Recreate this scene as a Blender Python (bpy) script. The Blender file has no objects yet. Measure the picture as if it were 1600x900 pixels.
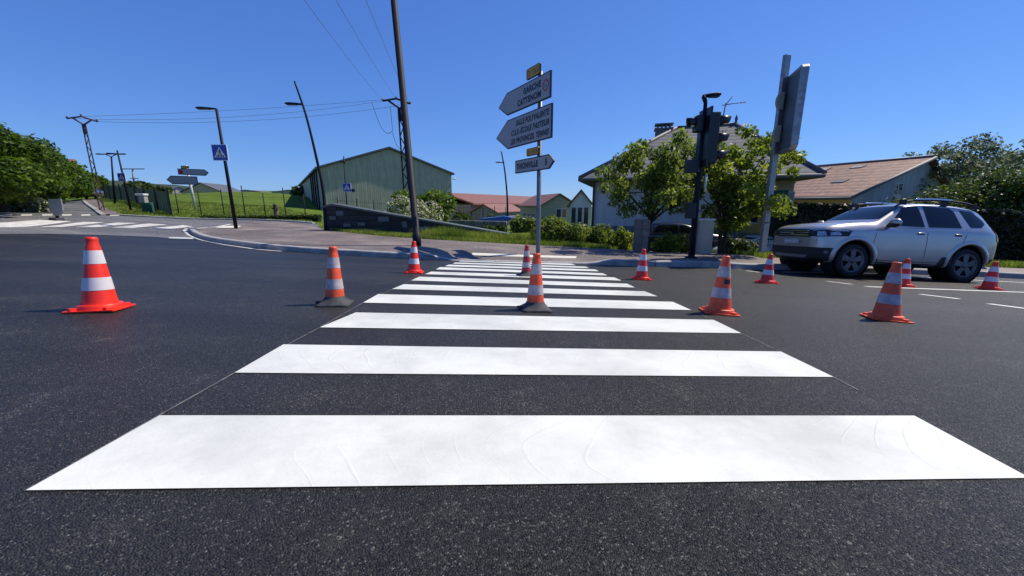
import bpy, bmesh, math, random
import numpy as np
from mathutils import Vector, Matrix
from mathutils.bvhtree import BVHTree
random.seed(7); RNG = np.random.default_rng(7)
SC = bpy.context.scene; COL = SC.collection
rad = math.radians

# ---------------------------------------------------------------- camera, sky, sun
HC = .655; PITCH = rad(12.2); F = 600.; cp, sp = math.cos(PITCH), math.sin(PITCH)
cam = bpy.data.cameras.new('camera'); cam.lens = 13.5; cam.sensor_width = 36; cam.clip_start = .02; cam.clip_end = 6000
camo = bpy.data.objects.new('camera', cam); COL.objects.link(camo); SC.camera = camo
camo.location = (0, 0, HC); camo.rotation_euler = (rad(90) - PITCH, 0, 0)
SUN_EL, SUN_AZ = rad(51.3), rad(65)
wd = bpy.data.worlds.new('World'); SC.world = wd; wd.use_nodes = True
wn = wd.node_tree; bg = wn.nodes['Background']
sky = wn.nodes.new('ShaderNodeTexSky'); sky.sky_type = 'NISHITA'; sky.sun_disc = False
sky.sun_elevation = SUN_EL; sky.sun_rotation = SUN_AZ; sky.air_density = 1.0; sky.dust_density = 0.0; sky.ozone_density = 5.0; sky.altitude = 200
sp_ = wn.nodes.new('ShaderNodeSeparateColor'); cb_ = wn.nodes.new('ShaderNodeCombineColor'); wn.links.new(sky.outputs[0], sp_.inputs[0])
for i_, (ga_, gg_) in enumerate(((.50,.83),(.71,.765),(1.14,.60))):      # a deep clear blue, as the camera sees this sky
    m0 = wn.nodes.new('ShaderNodeMath'); m0.operation = 'MULTIPLY'; m0.inputs[1].default_value = .1; wn.links.new(sp_.outputs[i_], m0.inputs[0])
    m1 = wn.nodes.new('ShaderNodeMath'); m1.operation = 'POWER'; m1.inputs[1].default_value = gg_; wn.links.new(m0.outputs[0], m1.inputs[0])
    m2_ = wn.nodes.new('ShaderNodeMath'); m2_.operation = 'MULTIPLY'; m2_.inputs[1].default_value = ga_*10; wn.links.new(m1.outputs[0], m2_.inputs[0]); wn.links.new(m2_.outputs[0], cb_.inputs[i_])
wn.links.new(cb_.outputs[0], bg.inputs['Color'])
bg.inputs['Strength'].default_value = .090
sl = bpy.data.lights.new('sun', 'SUN'); sl.energy = 4.9; sl.angle = rad(.5); sl.color = (1, .91, .76)
so = bpy.data.objects.new('sun', sl); COL.objects.link(so)
sdir = Vector((math.sin(SUN_AZ)*math.cos(SUN_EL), math.cos(SUN_AZ)*math.cos(SUN_EL), math.sin(SUN_EL)))
so.rotation_euler = sdir.to_track_quat('Z', 'Y').to_euler()
SC.view_settings.view_transform = 'Standard'; SC.view_settings.look = 'None'
SC.view_settings.exposure = 0.08; SC.view_settings.gamma = 1
SC.render.engine = 'CYCLES'

# ---------------------------------------------------------------- survey: picture measurements turned into real places
def P(px, py, D):
    a = (px-800)/F; b = (py-450)/F
    return np.array([a*D, D*cp-b*D*sp, HC-D*sp-b*D*cp])
def pix(px, py, Y):                       # the point at ground distance Y seen at (px,py)
    b = (py-450)/F; D = Y/(cp-b*sp)
    return Vector(((px-800)/F*D, Y, HC-D*(sp+b*cp)))
ctl = []
for x in (-3, 0, 3, 6, 9, 12):
    for y in (-8, -3, 0, 3, 6, 8.4, 9.8):
        ctl.append((x, y, -.077*y-.035*x))
for a, b, D, o in [(840,395,11.2,.13),(1080,402,10.6,.13),(1187,400,11.2,.13),
    (369,356,17,.13),(297,362,15.5,0),(0,365,10.5,0),(280,373,13,0),(100,352,14,0),(300,350,18,0),(0,340,14,0),(100,335,20,0),
    (310,342,25,0),(480,348,23,0),(150,308,60,0),(100,316,40,0),(40,322,30,0),(250,325,30,0),(300,302,50,0),(430,302,50,0),
    (430,325,32,0),(510,330,36,0),(690,376,14,.13),(520,361,16.5,.13),(940,389,13,.13),(750,365,22,0),(930,372,18,0),
    (1110,376,18,0),(1600,412,12.5,.13),(1250,390,15,0),(700,350,60,0),(1000,350,60,0),(1500,350,60,0),(200,299,140,0),
    (400,297,140,0),(800,335,150,0),(1500,335,150,0),(-300,330,60,0)]:
    q = P(a, b, D); ctl.append((q[0], q[1], q[2]-o))
for x, y in ((7,15.6),(10,15.4),(5,16.2)): ctl.append((x, y, -1.27))
for x, y in ((-12,-6),(-8,0),(-60,-60),(60,-60),(18,-10)):
    ctl.append((x, y, -.077*y*.5-.03*x if abs(x) < 20 else 0))
CT = np.array(ctl); NC = len(CT)
def U(r2): return np.where(r2 > 0, .5*r2*np.log(np.maximum(r2, 1e-9)), 0)
_d = ((CT[:,None,:2]-CT[None,:,:2])**2).sum(-1)
_A = np.zeros((NC+3, NC+3)); _A[:NC,:NC] = U(_d)+np.eye(NC)*.6; _A[:NC,NC] = 1; _A[:NC,NC+1:] = CT[:,:2]; _A[NC:,:NC] = _A[:NC,NC:].T
WT = np.linalg.solve(_A, np.r_[CT[:,2], 0, 0, 0])
def T(x, y):                              # terrain height
    x = np.asarray(x, float); y = np.asarray(y, float); r = np.hypot(x, y); s = np.minimum(1, 170/np.maximum(r, 1e-6)); x = x*s; y = y*s
    r2 = (x[...,None]-CT[:,0])**2+(y[...,None]-CT[:,1])**2
    return (U(r2)*WT[:NC]).sum(-1)+WT[NC]+WT[NC+1]*x+WT[NC+2]*y
KH = .13
def S(x, y):                              # pavement height, dropped at the crossing
    x = np.asarray(x, float); y = np.asarray(y, float)
    dx = np.clip((2.4-np.abs(x-.2))/.8, 0, 1); dy = np.clip((10.9-y)/.9, 0, 1)
    return T(x, y)+KH-(KH-.02)*(dx*dx*(3-2*dx))*(dy*dy*(3-2*dy))
_Ds = np.concatenate([np.linspace(.5, 30, 1500), np.linspace(30.1, 170, 900)])
def G(px, py, fn=T, off=0., far=None):
    a = (px-800)/F; b = (py-450)/F
    X = a*_Ds; Y = _Ds*cp-b*_Ds*sp; Z = HC-_Ds*sp-b*_Ds*cp
    h = Z-fn(X, Y)-off; w = np.nonzero(h < 0)[0]
    if len(w) == 0: i = len(_Ds)-1; t = 1
    else: i = max(w[0], 1); t = h[i-1]/(h[i-1]-h[i])
    D = _Ds[i-1]+(_Ds[i]-_Ds[i-1])*t
    if far and D > far: D = far
    q = P(px, py, D); return Vector((q[0], q[1], float(fn(q[0], q[1]))+off))
def GS(px, py): return G(px, py, S)

# ---------------------------------------------------------------- materials
def nd(m, t, **k):
    n = m.node_tree.nodes.new(t)
    for a, v in k.items():
        if a in n.inputs: n.inputs[a].default_value = v
        else: setattr(n, a, v)
    return n
def mat(name, c, rough=.7, metal=0, var=.15, scale=6., bump=0., bscale=60., coat=0, spec=.5, c2=None, island=0., detail=4., emit=None, transl=0., alpha=1):
    m = bpy.data.materials.new(name); m.use_nodes = True; L = m.node_tree.links
    b = m.node_tree.nodes['Principled BSDF']; b.inputs['Roughness'].default_value = rough; b.inputs['Metallic'].default_value = metal
    b.inputs['Specular IOR Level'].default_value = spec; b.inputs['Coat Weight'].default_value = coat; b.inputs['Coat Roughness'].default_value = .05
    tc = nd(m, 'ShaderNodeTexCoord')
    ns = nd(m, 'ShaderNodeTexNoise', Scale=scale, Detail=detail); L.new(tc.outputs['Object'], ns.inputs['Vector'])
    rp = nd(m, 'ShaderNodeValToRGB'); c2 = c2 or tuple(v*(1-var) for v in c); c1 = tuple(v*(1+var*.6) for v in c) if c2 == tuple(v*(1-var) for v in c) else c
    rp.color_ramp.elements[0].position = .32; rp.color_ramp.elements[1].position = .68
    rp.color_ramp.elements[0].color = (*c2, 1); rp.color_ramp.elements[1].color = (*c1, 1)
    L.new(ns.outputs['Fac'], rp.inputs['Fac']); out = rp.outputs['Color']
    if island:
        g = nd(m, 'ShaderNodeNewGeometry'); h = nd(m, 'ShaderNodeHueSaturation'); mr = nd(m, 'ShaderNodeMapRange')
        mr.inputs['To Min'].default_value = 1-island; mr.inputs['To Max'].default_value = 1+island
        L.new(g.outputs['Random Per Island'], mr.inputs['Value']); L.new(mr.outputs[0], h.inputs['Value']); L.new(out, h.inputs['Color']); out = h.outputs[0]
    L.new(out, b.inputs['Base Color'])
    if bump:
        n2 = nd(m, 'ShaderNodeTexNoise', Scale=bscale, Detail=6.); L.new(tc.outputs['Object'], n2.inputs['Vector'])
        bp = nd(m, 'ShaderNodeBump', Strength=bump, Distance=.02); L.new(n2.outputs['Fac'], bp.inputs['Height']); L.new(bp.outputs[0], b.inputs['Normal'])
    if transl:
        tr = nd(m, 'ShaderNodeBsdfTranslucent'); mx = nd(m, 'ShaderNodeMixShader'); mx.inputs[0].default_value = transl
        hh = nd(m, 'ShaderNodeHueSaturation', Value=1.7, Saturation=1.1); L.new(out, hh.inputs['Color']); L.new(hh.outputs[0], tr.inputs['Color'])
        L.new(b.outputs[0], mx.inputs[1]); L.new(tr.outputs[0], mx.inputs[2]); L.new(mx.outputs[0], m.node_tree.nodes['Material Output'].inputs['Surface'])
    return m
def asphalt(name, dark, light, cell, bs, rough, patch=.12, crack=False):
    m = bpy.data.materials.new(name); m.use_nodes = True; L = m.node_tree.links; b = m.node_tree.nodes['Principled BSDF']
    tc = nd(m, 'ShaderNodeTexCoord')
    v = nd(m, 'ShaderNodeTexVoronoi', Scale=cell); L.new(tc.outputs['Object'], v.inputs['Vector'])
    wv = nd(m, 'ShaderNodeTexNoise', Scale=cell*.35, Detail=5.); L.new(tc.outputs['Object'], wv.inputs['Vector'])
    sep = nd(m, 'ShaderNodeSeparateColor'); L.new(v.outputs['Color'], sep.inputs[0])
    rp = nd(m, 'ShaderNodeValToRGB'); e = rp.color_ramp.elements
    e[0].position = 0; e[0].color = (*dark, 1); e[1].position = .93; e[1].color = (*light, 1)
    x = e.new(.985); x.color = tuple(min(1, q*4.2) for q in light)+(1,)
    L.new(sep.outputs[0], rp.inputs['Fac'])
    n2 = nd(m, 'ShaderNodeTexNoise', Scale=.55, Detail=5.); L.new(tc.outputs['Object'], n2.inputs['Vector'])
    mr = nd(m, 'ShaderNodeMapRange'); mr.inputs['From Min'].default_value = .3; mr.inputs['From Max'].default_value = .7
    mr.inputs['To Min'].default_value = 1-patch; mr.inputs['To Max'].default_value = 1+patch; L.new(n2.outputs['Fac'], mr.inputs['Value'])
    h = nd(m, 'ShaderNodeHueSaturation'); L.new(mr.outputs[0], h.inputs['Value']); L.new(rp.outputs[0], h.inputs['Color']); L.new(h.outputs[0], b.inputs['Base Color'])
    mul = nd(m, 'ShaderNodeMath', operation='MULTIPLY_ADD'); mul.inputs[1].default_value = -.8
    L.new(v.outputs['Distance'], mul.inputs[0]); L.new(wv.outputs['Fac'], mul.inputs[2])
    bp = nd(m, 'ShaderNodeBump', Strength=bs, Distance=.006); L.new(mul.outputs[0], bp.inputs['Height']); L.new(bp.outputs[0], b.inputs['Normal'])
    rr = nd(m, 'ShaderNodeMapRange'); rr.inputs['To Min'].default_value = rough-.12; rr.inputs['To Max'].default_value = rough+.15
    L.new(sep.outputs[1], rr.inputs['Value']); L.new(rr.outputs[0], b.inputs['Roughness'])
    return m
M = {}
M['asphalt'] = asphalt('fresh_asphalt', (.0042,.0040,.0038), (.026,.0255,.0235), 220, 1.0, .47)
M['asphalt'].node_tree.nodes['Principled BSDF'].inputs['Specular IOR Level'].default_value = .35
def tone(m, lo, hi, sc, stretch=(1,1,1), det=6., a0=.35, a1=.65):
    L = m.node_tree.links; b = m.node_tree.nodes['Principled BSDF']; src = b.inputs['Base Color'].links[0].from_socket
    tc = nd(m, 'ShaderNodeTexCoord'); mp = nd(m, 'ShaderNodeMapping'); mp.inputs['Scale'].default_value = stretch; L.new(tc.outputs['Object'], mp.inputs['Vector'])
    n = nd(m, 'ShaderNodeTexNoise', Scale=sc, Detail=det); L.new(mp.outputs[0], n.inputs['Vector'])
    r = nd(m, 'ShaderNodeValToRGB'); e = r.color_ramp.elements; e[0].position = a0; e[0].color = (lo, lo, lo, 1); e[1].position = a1; e[1].color = (hi, hi*.98, hi*.94, 1); L.new(n.outputs['Fac'], r.inputs['Fac'])
    x = nd(m, 'ShaderNodeMix', data_type='RGBA', blend_type='MULTIPLY'); x.inputs[0].default_value = 1.; x.clamp_result = False; L.new(src, x.inputs[6]); L.new(r.outputs[0], x.inputs[7]); L.new(x.outputs[2], b.inputs['Base Color'])
tone(M['asphalt'], .75, 1.6, .8, (.25, 1.6, 1)); tone(M['asphalt'], 1., 2.0, 5., (1,1,1), 9., .56, .75)
M['old_asphalt'] = asphalt('worn_asphalt', (.085,.085,.088), (.15,.15,.15), 110, .5, .7)
M['pavement'] = asphalt('pavement_asphalt', (.125,.103,.092), (.205,.17,.155), 110, .5, .78, .3)
tone(M['old_asphalt'], .7, 1.2, .6, (.3,1.5,1)); tone(M['pavement'], .68, 1.12, .9, (1,1,1), 9.)
M['concrete'] = mat('concrete', (.42,.40,.37), .85, var=.25, scale=3, bump=.25, bscale=80)
M['kerb'] = mat('kerb_stone', (.36,.355,.34), .8, var=.25, scale=5, bump=.3, bscale=70)
M['dirt'] = mat('soil', (.16,.12,.08), .9, var=.4, scale=2, bump=.5, bscale=30)
M['grass'] = mat('grass_ground', (.125,.18,.022), .95, var=.5, scale=1.2, bump=.8, bscale=25, c2=(.06,.11,.014), detail=8, spec=.1)
M['blade'] = mat('grass_blades', (.25,.30,.05), .6, c2=(.11,.17,.022), island=.45, scale=.9, transl=.3)
def paint():
    m = mat('road_paint', (.80,.80,.80), .5, var=.04, scale=3., bump=.0)
    L = m.node_tree.links; b = m.node_tree.nodes['Principled BSDF']; tc = nd(m, 'ShaderNodeTexCoord')
    mp = nd(m, 'ShaderNodeMapping'); mp.inputs['Scale'].default_value = (1, .55, 1); L.new(tc.outputs['Object'], mp.inputs['Vector'])
    v = nd(m, 'ShaderNodeTexVoronoi', Scale=1.6)
    ns = nd(m, 'ShaderNodeTexNoise', Scale=2.2, Detail=3.); L.new(tc.outputs['Object'], ns.inputs['Vector'])
    # curved roller marks: arcs centred on each stripe, their spacing and bow disturbed by noise
    sx = nd(m, 'ShaderNodeSeparateXYZ'); L.new(tc.outputs['Object'], sx.inputs[0])
    def mth(op, x, y=None, z=None):
        q = nd(m, 'ShaderNodeMath', operation=op)
        for i, w in enumerate((x, y, z)):
            if w is None: continue
            if isinstance(w, (int, float)): q.inputs[i].default_value = w
            else: L.new(w, q.inputs[i])
        return q.outputs[0]
    ty = mth('SUBTRACT', mth('FRACT', mth('DIVIDE', mth('SUBTRACT', sx.outputs['Y'], .62), .86)), .5)
    bow = mth('MULTIPLY', mth('POWER', mth('ABSOLUTE', ty), 2.), 1.9)
    nx_ = nd(m, 'ShaderNodeTexNoise', Scale=1.7, Detail=2.); L.new(tc.outputs['Object'], nx_.inputs['Vector'])
    val = mth('MULTIPLY', mth('ADD', mth('SUBTRACT', sx.outputs['X'], bow), mth('MULTIPLY', nx_.outputs['Fac'], .45)), 8.)
    a = nd(m, 'ShaderNodeMath', operation='ADD'); L.new(val, a.inputs[0]); a.inputs[1].default_value = 0.
    fr = nd(m, 'ShaderNodeMath', operation='FRACT'); L.new(a.outputs[0], fr.inputs[0])
    rp = nd(m, 'ShaderNodeValToRGB'); e = rp.color_ramp.elements; e[0].position = .44; e[0].color = (0,0,0,1); e[1].position = .5; e[1].color = (1,1,1,1); k = e.new(.54); k.color = (0,0,0,1)
    L.new(fr.outputs[0], rp.inputs['Fac'])
    n3 = nd(m, 'ShaderNodeTexNoise', Scale=1.3, Detail=2.); L.new(tc.outputs['Object'], n3.inputs['Vector'])
    r3 = nd(m, 'ShaderNodeMapRange'); r3.inputs['From Min'].default_value = .44; r3.inputs['From Max'].default_value = .60; L.new(n3.outputs['Fac'], r3.inputs['Value'])
    mk = nd(m, 'ShaderNodeMath', operation='MULTIPLY'); L.new(rp.outputs[0], mk.inputs[0]); L.new(r3.outputs[0], mk.inputs[1])
    n4 = nd(m, 'ShaderNodeTexNoise', Scale=90., Detail=6.); L.new(tc.outputs['Object'], n4.inputs['Vector'])
    ad = nd(m, 'ShaderNodeMath', operation='MULTIPLY_ADD'); ad.inputs[1].default_value = .55; L.new(n4.outputs['Fac'], ad.inputs[0]); L.new(mk.outputs[0], ad.inputs[2])
    bp = nd(m, 'ShaderNodeBump', Strength=.30, Distance=.004); L.new(ad.outputs[0], bp.inputs['Height']); L.new(bp.outputs[0], b.inputs['Normal'])
    # faint grey smudges and pinholes
    n6 = nd(m, 'ShaderNodeTexNoise', Scale=1.1, Detail=9.); n6.inputs['Roughness'].default_value = .68; L.new(tc.outputs['Object'], n6.inputs['Vector'])
    r6 = nd(m, 'ShaderNodeValToRGB'); e = r6.color_ramp.elements; e[0].position = .36; e[0].color = (.54,.55,.50,1); e[1].position = .56; e[1].color = (.73,.745,.67,1)
    L.new(n6.outputs['Fac'], r6.inputs['Fac'])
    v2 = nd(m, 'ShaderNodeTexVoronoi', Scale=42.); L.new(tc.outputs['Object'], v2.inputs['Vector'])
    r7 = nd(m, 'ShaderNodeValToRGB'); e = r7.color_ramp.elements; e[0].position = .05; e[0].color = (.45,.45,.45,1); e[1].position = .09; e[1].color = (1,1,1,1); L.new(v2.outputs['Distance'], r7.inputs['Fac'])
    mm = nd(m, 'ShaderNodeMix', data_type='RGBA', blend_type='MULTIPLY'); mm.inputs[0].default_value = .5; L.new(r6.outputs[0], mm.inputs[6]); L.new(r7.outputs[0], mm.inputs[7])
    L.new(mm.outputs[2], b.inputs['Base Color'])
    return m
M['paint'] = paint()
M['old_paint'] = mat('worn_paint', (.72,.70,.63), .7, var=.2, scale=4, c2=(.45,.44,.40), bump=.2)
M['chalk'] = mat('faint_line', (.20,.20,.21), .8, scale=20, c2=(.05,.05,.055))
M['cream_strip'] = mat('cream_strip', (.70,.67,.56), .7, var=.1)
M['orange'] = mat('cone_orange', (.92,.035,.012), .38, var=.10, scale=9, c2=(.80,.028,.012))
M['faded_orange'] = mat('cone_faded_orange', (.92,.12,.03), .5, var=.2, scale=16, c2=(.62,.065,.025), detail=9.)
M['dark_red'] = mat('cone_dark_red', (.42,.025,.03), .5, var=.15, scale=9)
M['band'] = mat('reflective_white', (.70,.66,.66), .4, var=.05, scale=20)
M['dirty_band'] = mat('reflective_dirty', (.56,.50,.50), .5, scale=18, c2=(.34,.29,.29), detail=9.)
M['rubber'] = mat('black_rubber', (.05,.052,.055), .75, var=.3, scale=14, bump=.2)
M['black'] = mat('black_paint', (.012,.014,.02), .4, var=.2)
M['pole'] = mat('dark_blue_grey_paint', (.009,.010,.019), .6, var=.2, scale=8, spec=.22)
M['galv'] = mat('galvanised_steel', (.36,.37,.39), .48, metal=.6, var=.2, scale=9)
M['greysteel'] = mat('grey_steel', (.17,.185,.21), .5, metal=.35, var=.15)
M['rust'] = mat('rusty_steel', (.10,.055,.055), .8, var=.4, scale=4)
M['sign_white'] = mat('sign_white', (.34,.34,.35), .5, var=.04)
M['sign_navy'] = mat('sign_border', (.012,.014,.04), .5)
M['text'] = mat('sign_text', (.01,.012,.03), .5)
M['yellow'] = mat('sign_yellow', (.60,.30,.012), .5, var=.05)
M['red'] = mat('sign_red', (.45,.02,.03), .5)
M['blue'] = mat('sign_blue', (.015,.06,.38), .4, var=.06)
M['plain_white'] = mat('plain_white', (.75,.75,.75), .5, var=.04)
M['wood'] = mat('weathered_boards', (.24,.21,.19), .85, var=.3, scale=5, bump=.3)
M['beige'] = mat('beige_cabinet', (.42,.41,.33), .6, var=.08)
M['house_wall'] = mat('pale_render', (.68,.68,.68), .85, var=.06, scale=1.2, bump=.1, bscale=40)
M['plinth'] = mat('grey_plinth', (.27,.27,.29), .9, var=.12, bump=.3)
M['ochre_wall'] = mat('ochre_wall', (.52,.42,.26), .9, var=.08)
M['olive_wall'] = mat('olive_wall', (.36,.36,.24), .9, var=.08)
M['grey_wall'] = mat('grey_render', (.52,.52,.47), .9, var=.06, scale=.7)
M['glass'] = mat('window_glass', (.03,.04,.05), .08, var=.1, spec=.8)
M['frame'] = mat('window_frame', (.65,.65,.63), .5)
M['shutter'] = mat('dark_shutter', (.10,.11,.12), .6)
M['green_awning'] = mat('green_awning', (.01,.10,.07), .7)
M['chimney'] = mat('chimney_render', (.17,.16,.16), .9, var=.3, bump=.3)
M['tarp'] = mat('blue_tarp', (.03,.10,.38), .5)
M['bark'] = mat('bark', (.055,.042,.033), .9, var=.4, scale=8, bump=.6, bscale=30)
def striped(name, c, c2, scale, axis, rough=.6, bump=.5, metal=0., spots=None, profile='SIN'):
    m = mat(name, c, rough, metal=metal, var=.12, scale=1.5); L = m.node_tree.links; b = m.node_tree.nodes['Principled BSDF']
    tc = nd(m, 'ShaderNodeTexCoord'); w = nd(m, 'ShaderNodeTexWave', Scale=scale); w.bands_direction = axis; w.wave_profile = profile; w.inputs['Distortion'].default_value = .0
    L.new(tc.outputs['UV' if axis == 'U' else 'Object'], w.inputs['Vector'])
    src = b.inputs['Base Color'].links[0].from_socket
    mx = nd(m, 'ShaderNodeMix', data_type='RGBA'); L.new(src, mx.inputs[6]); mx.inputs[7].default_value = (*c2, 1)
    r = nd(m, 'ShaderNodeMapRange'); r.inputs['From Min'].default_value = .75; L.new(w.outputs['Fac'], r.inputs['Value']); L.new(r.outputs[0], mx.inputs[0])
    L.new(mx.outputs[2], b.inputs['Base Color'])
    bp = nd(m, 'ShaderNodeBump', Strength=bump, Distance=.03); L.new(w.outputs['Fac'], bp.inputs['Height']); bp.invert = True; L.new(bp.outputs[0], b.inputs['Normal'])
    return m
M['cladding'] = striped('green_metal_cladding', (.45,.43,.28), (.38,.365,.24), 1.6, 'X', bump=.18)
M['grey_tile'] = striped('grey_roof_tiles', (.15,.155,.165), (.07,.07,.075), 1.6, 'Z', .85)
M['red_tile'] = striped('red_roof_tiles', (.29,.12,.08), (.20,.08,.06), 1.3, 'Z')
M['brown_tile'] = striped('brown_roof_tiles', (.28,.13,.075), (.18,.08,.05), 1.4, 'Z')
def mottled_roof():
    m = striped('mottled_orange_tiles', (.40,.185,.09), (.17,.08,.05), 1.5, 'Z')
    for n in m.node_tree.nodes:
        if n.type == 'VALTORGB': n.color_ramp.elements[0].color = (.20,.12,.085,1)
        if n.type == 'TEX_NOISE': n.inputs['Scale'].default_value = 3.; n.inputs['Detail'].default_value = 9.
    return m
M['mottled'] = mottled_roof()
# dark stone wall with scattered pale slabs
def slab_wall():
    m = bpy.data.materials.new('dark_slab_stone'); m.use_nodes = True; L = m.node_tree.links; b = m.node_tree.nodes['Principled BSDF']; b.inputs['Roughness'].default_value = .8
    tc = nd(m, 'ShaderNodeTexCoord'); mp = nd(m, 'ShaderNodeMapping'); mp.inputs['Rotation'].default_value = (rad(90), 0, 0); L.new(tc.outputs['Object'], mp.inputs['Vector'])
    br = nd(m, 'ShaderNodeTexBrick', Scale=1.); br.inputs['Brick Width'].default_value = .62; br.inputs['Row Height'].default_value = .22; br.inputs['Mortar Size'].default_value = .012
    br.inputs['Color1'].default_value = (.018,.021,.021,1); br.inputs['Color2'].default_value = (.045,.048,.047,1); br.inputs['Mortar'].default_value = (.012,.013,.014,1)
    L.new(mp.outputs[0], br.inputs['Vector'])
    n = nd(m, 'ShaderNodeTexNoise', Scale=4., Detail=6.); L.new(tc.outputs['Object'], n.inputs['Vector'])
    h = nd(m, 'ShaderNodeMix', data_type='RGBA', blend_type='MULTIPLY'); h.inputs[0].default_value = .5; L.new(br.outputs[0], h.inputs[6]); L.new(n.outputs['Color'], h.inputs[7]); L.new(h.outputs[2], b.inputs['Base Color'])
    bp = nd(m, 'ShaderNodeBump', Strength=.8, Distance=.03); L.new(br.outputs['Fac'], bp.inputs['Height']); bp.invert = True; L.new(bp.outputs[0], b.inputs['Normal'])
    return m
M['slab'] = slab_wall()
def streaks(k, amt=.35, sc=1.4):
    m = M[k]; L = m.node_tree.links; b = m.node_tree.nodes['Principled BSDF']; src = b.inputs['Base Color'].links[0].from_socket
    tc = nd(m, 'ShaderNodeTexCoord'); mp = nd(m, 'ShaderNodeMapping'); mp.inputs['Scale'].default_value = (sc, sc, sc*.12); L.new(tc.outputs['Object'], mp.inputs['Vector'])
    n = nd(m, 'ShaderNodeTexNoise', Scale=3., Detail=8.); L.new(mp.outputs[0], n.inputs['Vector'])
    r = nd(m, 'ShaderNodeValToRGB'); e = r.color_ramp.elements; e[0].position = .42; e[0].color = (1-amt, 1-amt, 1-amt*1.1, 1); e[1].position = .6; e[1].color = (1,1,1,1); L.new(n.outputs['Fac'], r.inputs['Fac'])
    x = nd(m, 'ShaderNodeMix', data_type='RGBA', blend_type='MULTIPLY'); x.inputs[0].default_value = 1.; L.new(src, x.inputs[6]); L.new(r.outputs[0], x.inputs[7]); L.new(x.outputs[2], b.inputs['Base Color'])
for k_, a_ in (('cladding',.16),('house_wall',.14),('grey_wall',.16),('plinth',.3),('mottled',.35),('grey_tile',.25),('red_tile',.25),('concrete',.4),('wood',.3),('galv',.2),('beige',.15)): streaks(k_, a_)
M['pale_slab'] = mat('pale_slab', (.13,.15,.145), .8, var=.25, scale=9, bump=.3)
M['coping'] = mat('green_grey_coping', (.10,.12,.11), .6, var=.25, scale=4, bump=.2)
def leafmat(n, c, c2, tr=.42): return mat(n, c, .5, c2=c2, island=.5, scale=.8, transl=tr, spec=.35)
M['leaf_row'] = leafmat('foliage_row', (.12,.18,.022), (.045,.085,.012))
M['leaf_yard'] = leafmat('foliage_yard', (.18,.23,.045), (.07,.11,.02), .5)
M['leaf_yellow'] = leafmat('foliage_yellow_green', (.24,.29,.045), (.085,.13,.02), .5)
M['leaf_birch'] = leafmat('foliage_birch', (.12,.15,.085), (.055,.08,.045))
M['leaf_dark'] = leafmat('foliage_dark', (.095,.135,.028), (.035,.06,.014), .3)
M['leaf_hedge'] = leafmat('foliage_hedge', (.022,.035,.012), (.01,.018,.007), .1)
M['leaf_bush'] = leafmat('foliage_bush', (.15,.20,.025), (.06,.11,.015), .45)
M['petal'] = mat('cream_blossom', (.62,.60,.42), .6, c2=(.30,.34,.16), island=.3, scale=5, transl=.2)
M['white_petal'] = mat('white_blossom', (.8,.8,.78), .6, transl=.2)
M['hill'] = mat('hill_woods', (.035,.06,.022), .9, c2=(.016,.03,.014), scale=.06, bump=.8, bscale=.4, detail=8)

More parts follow.
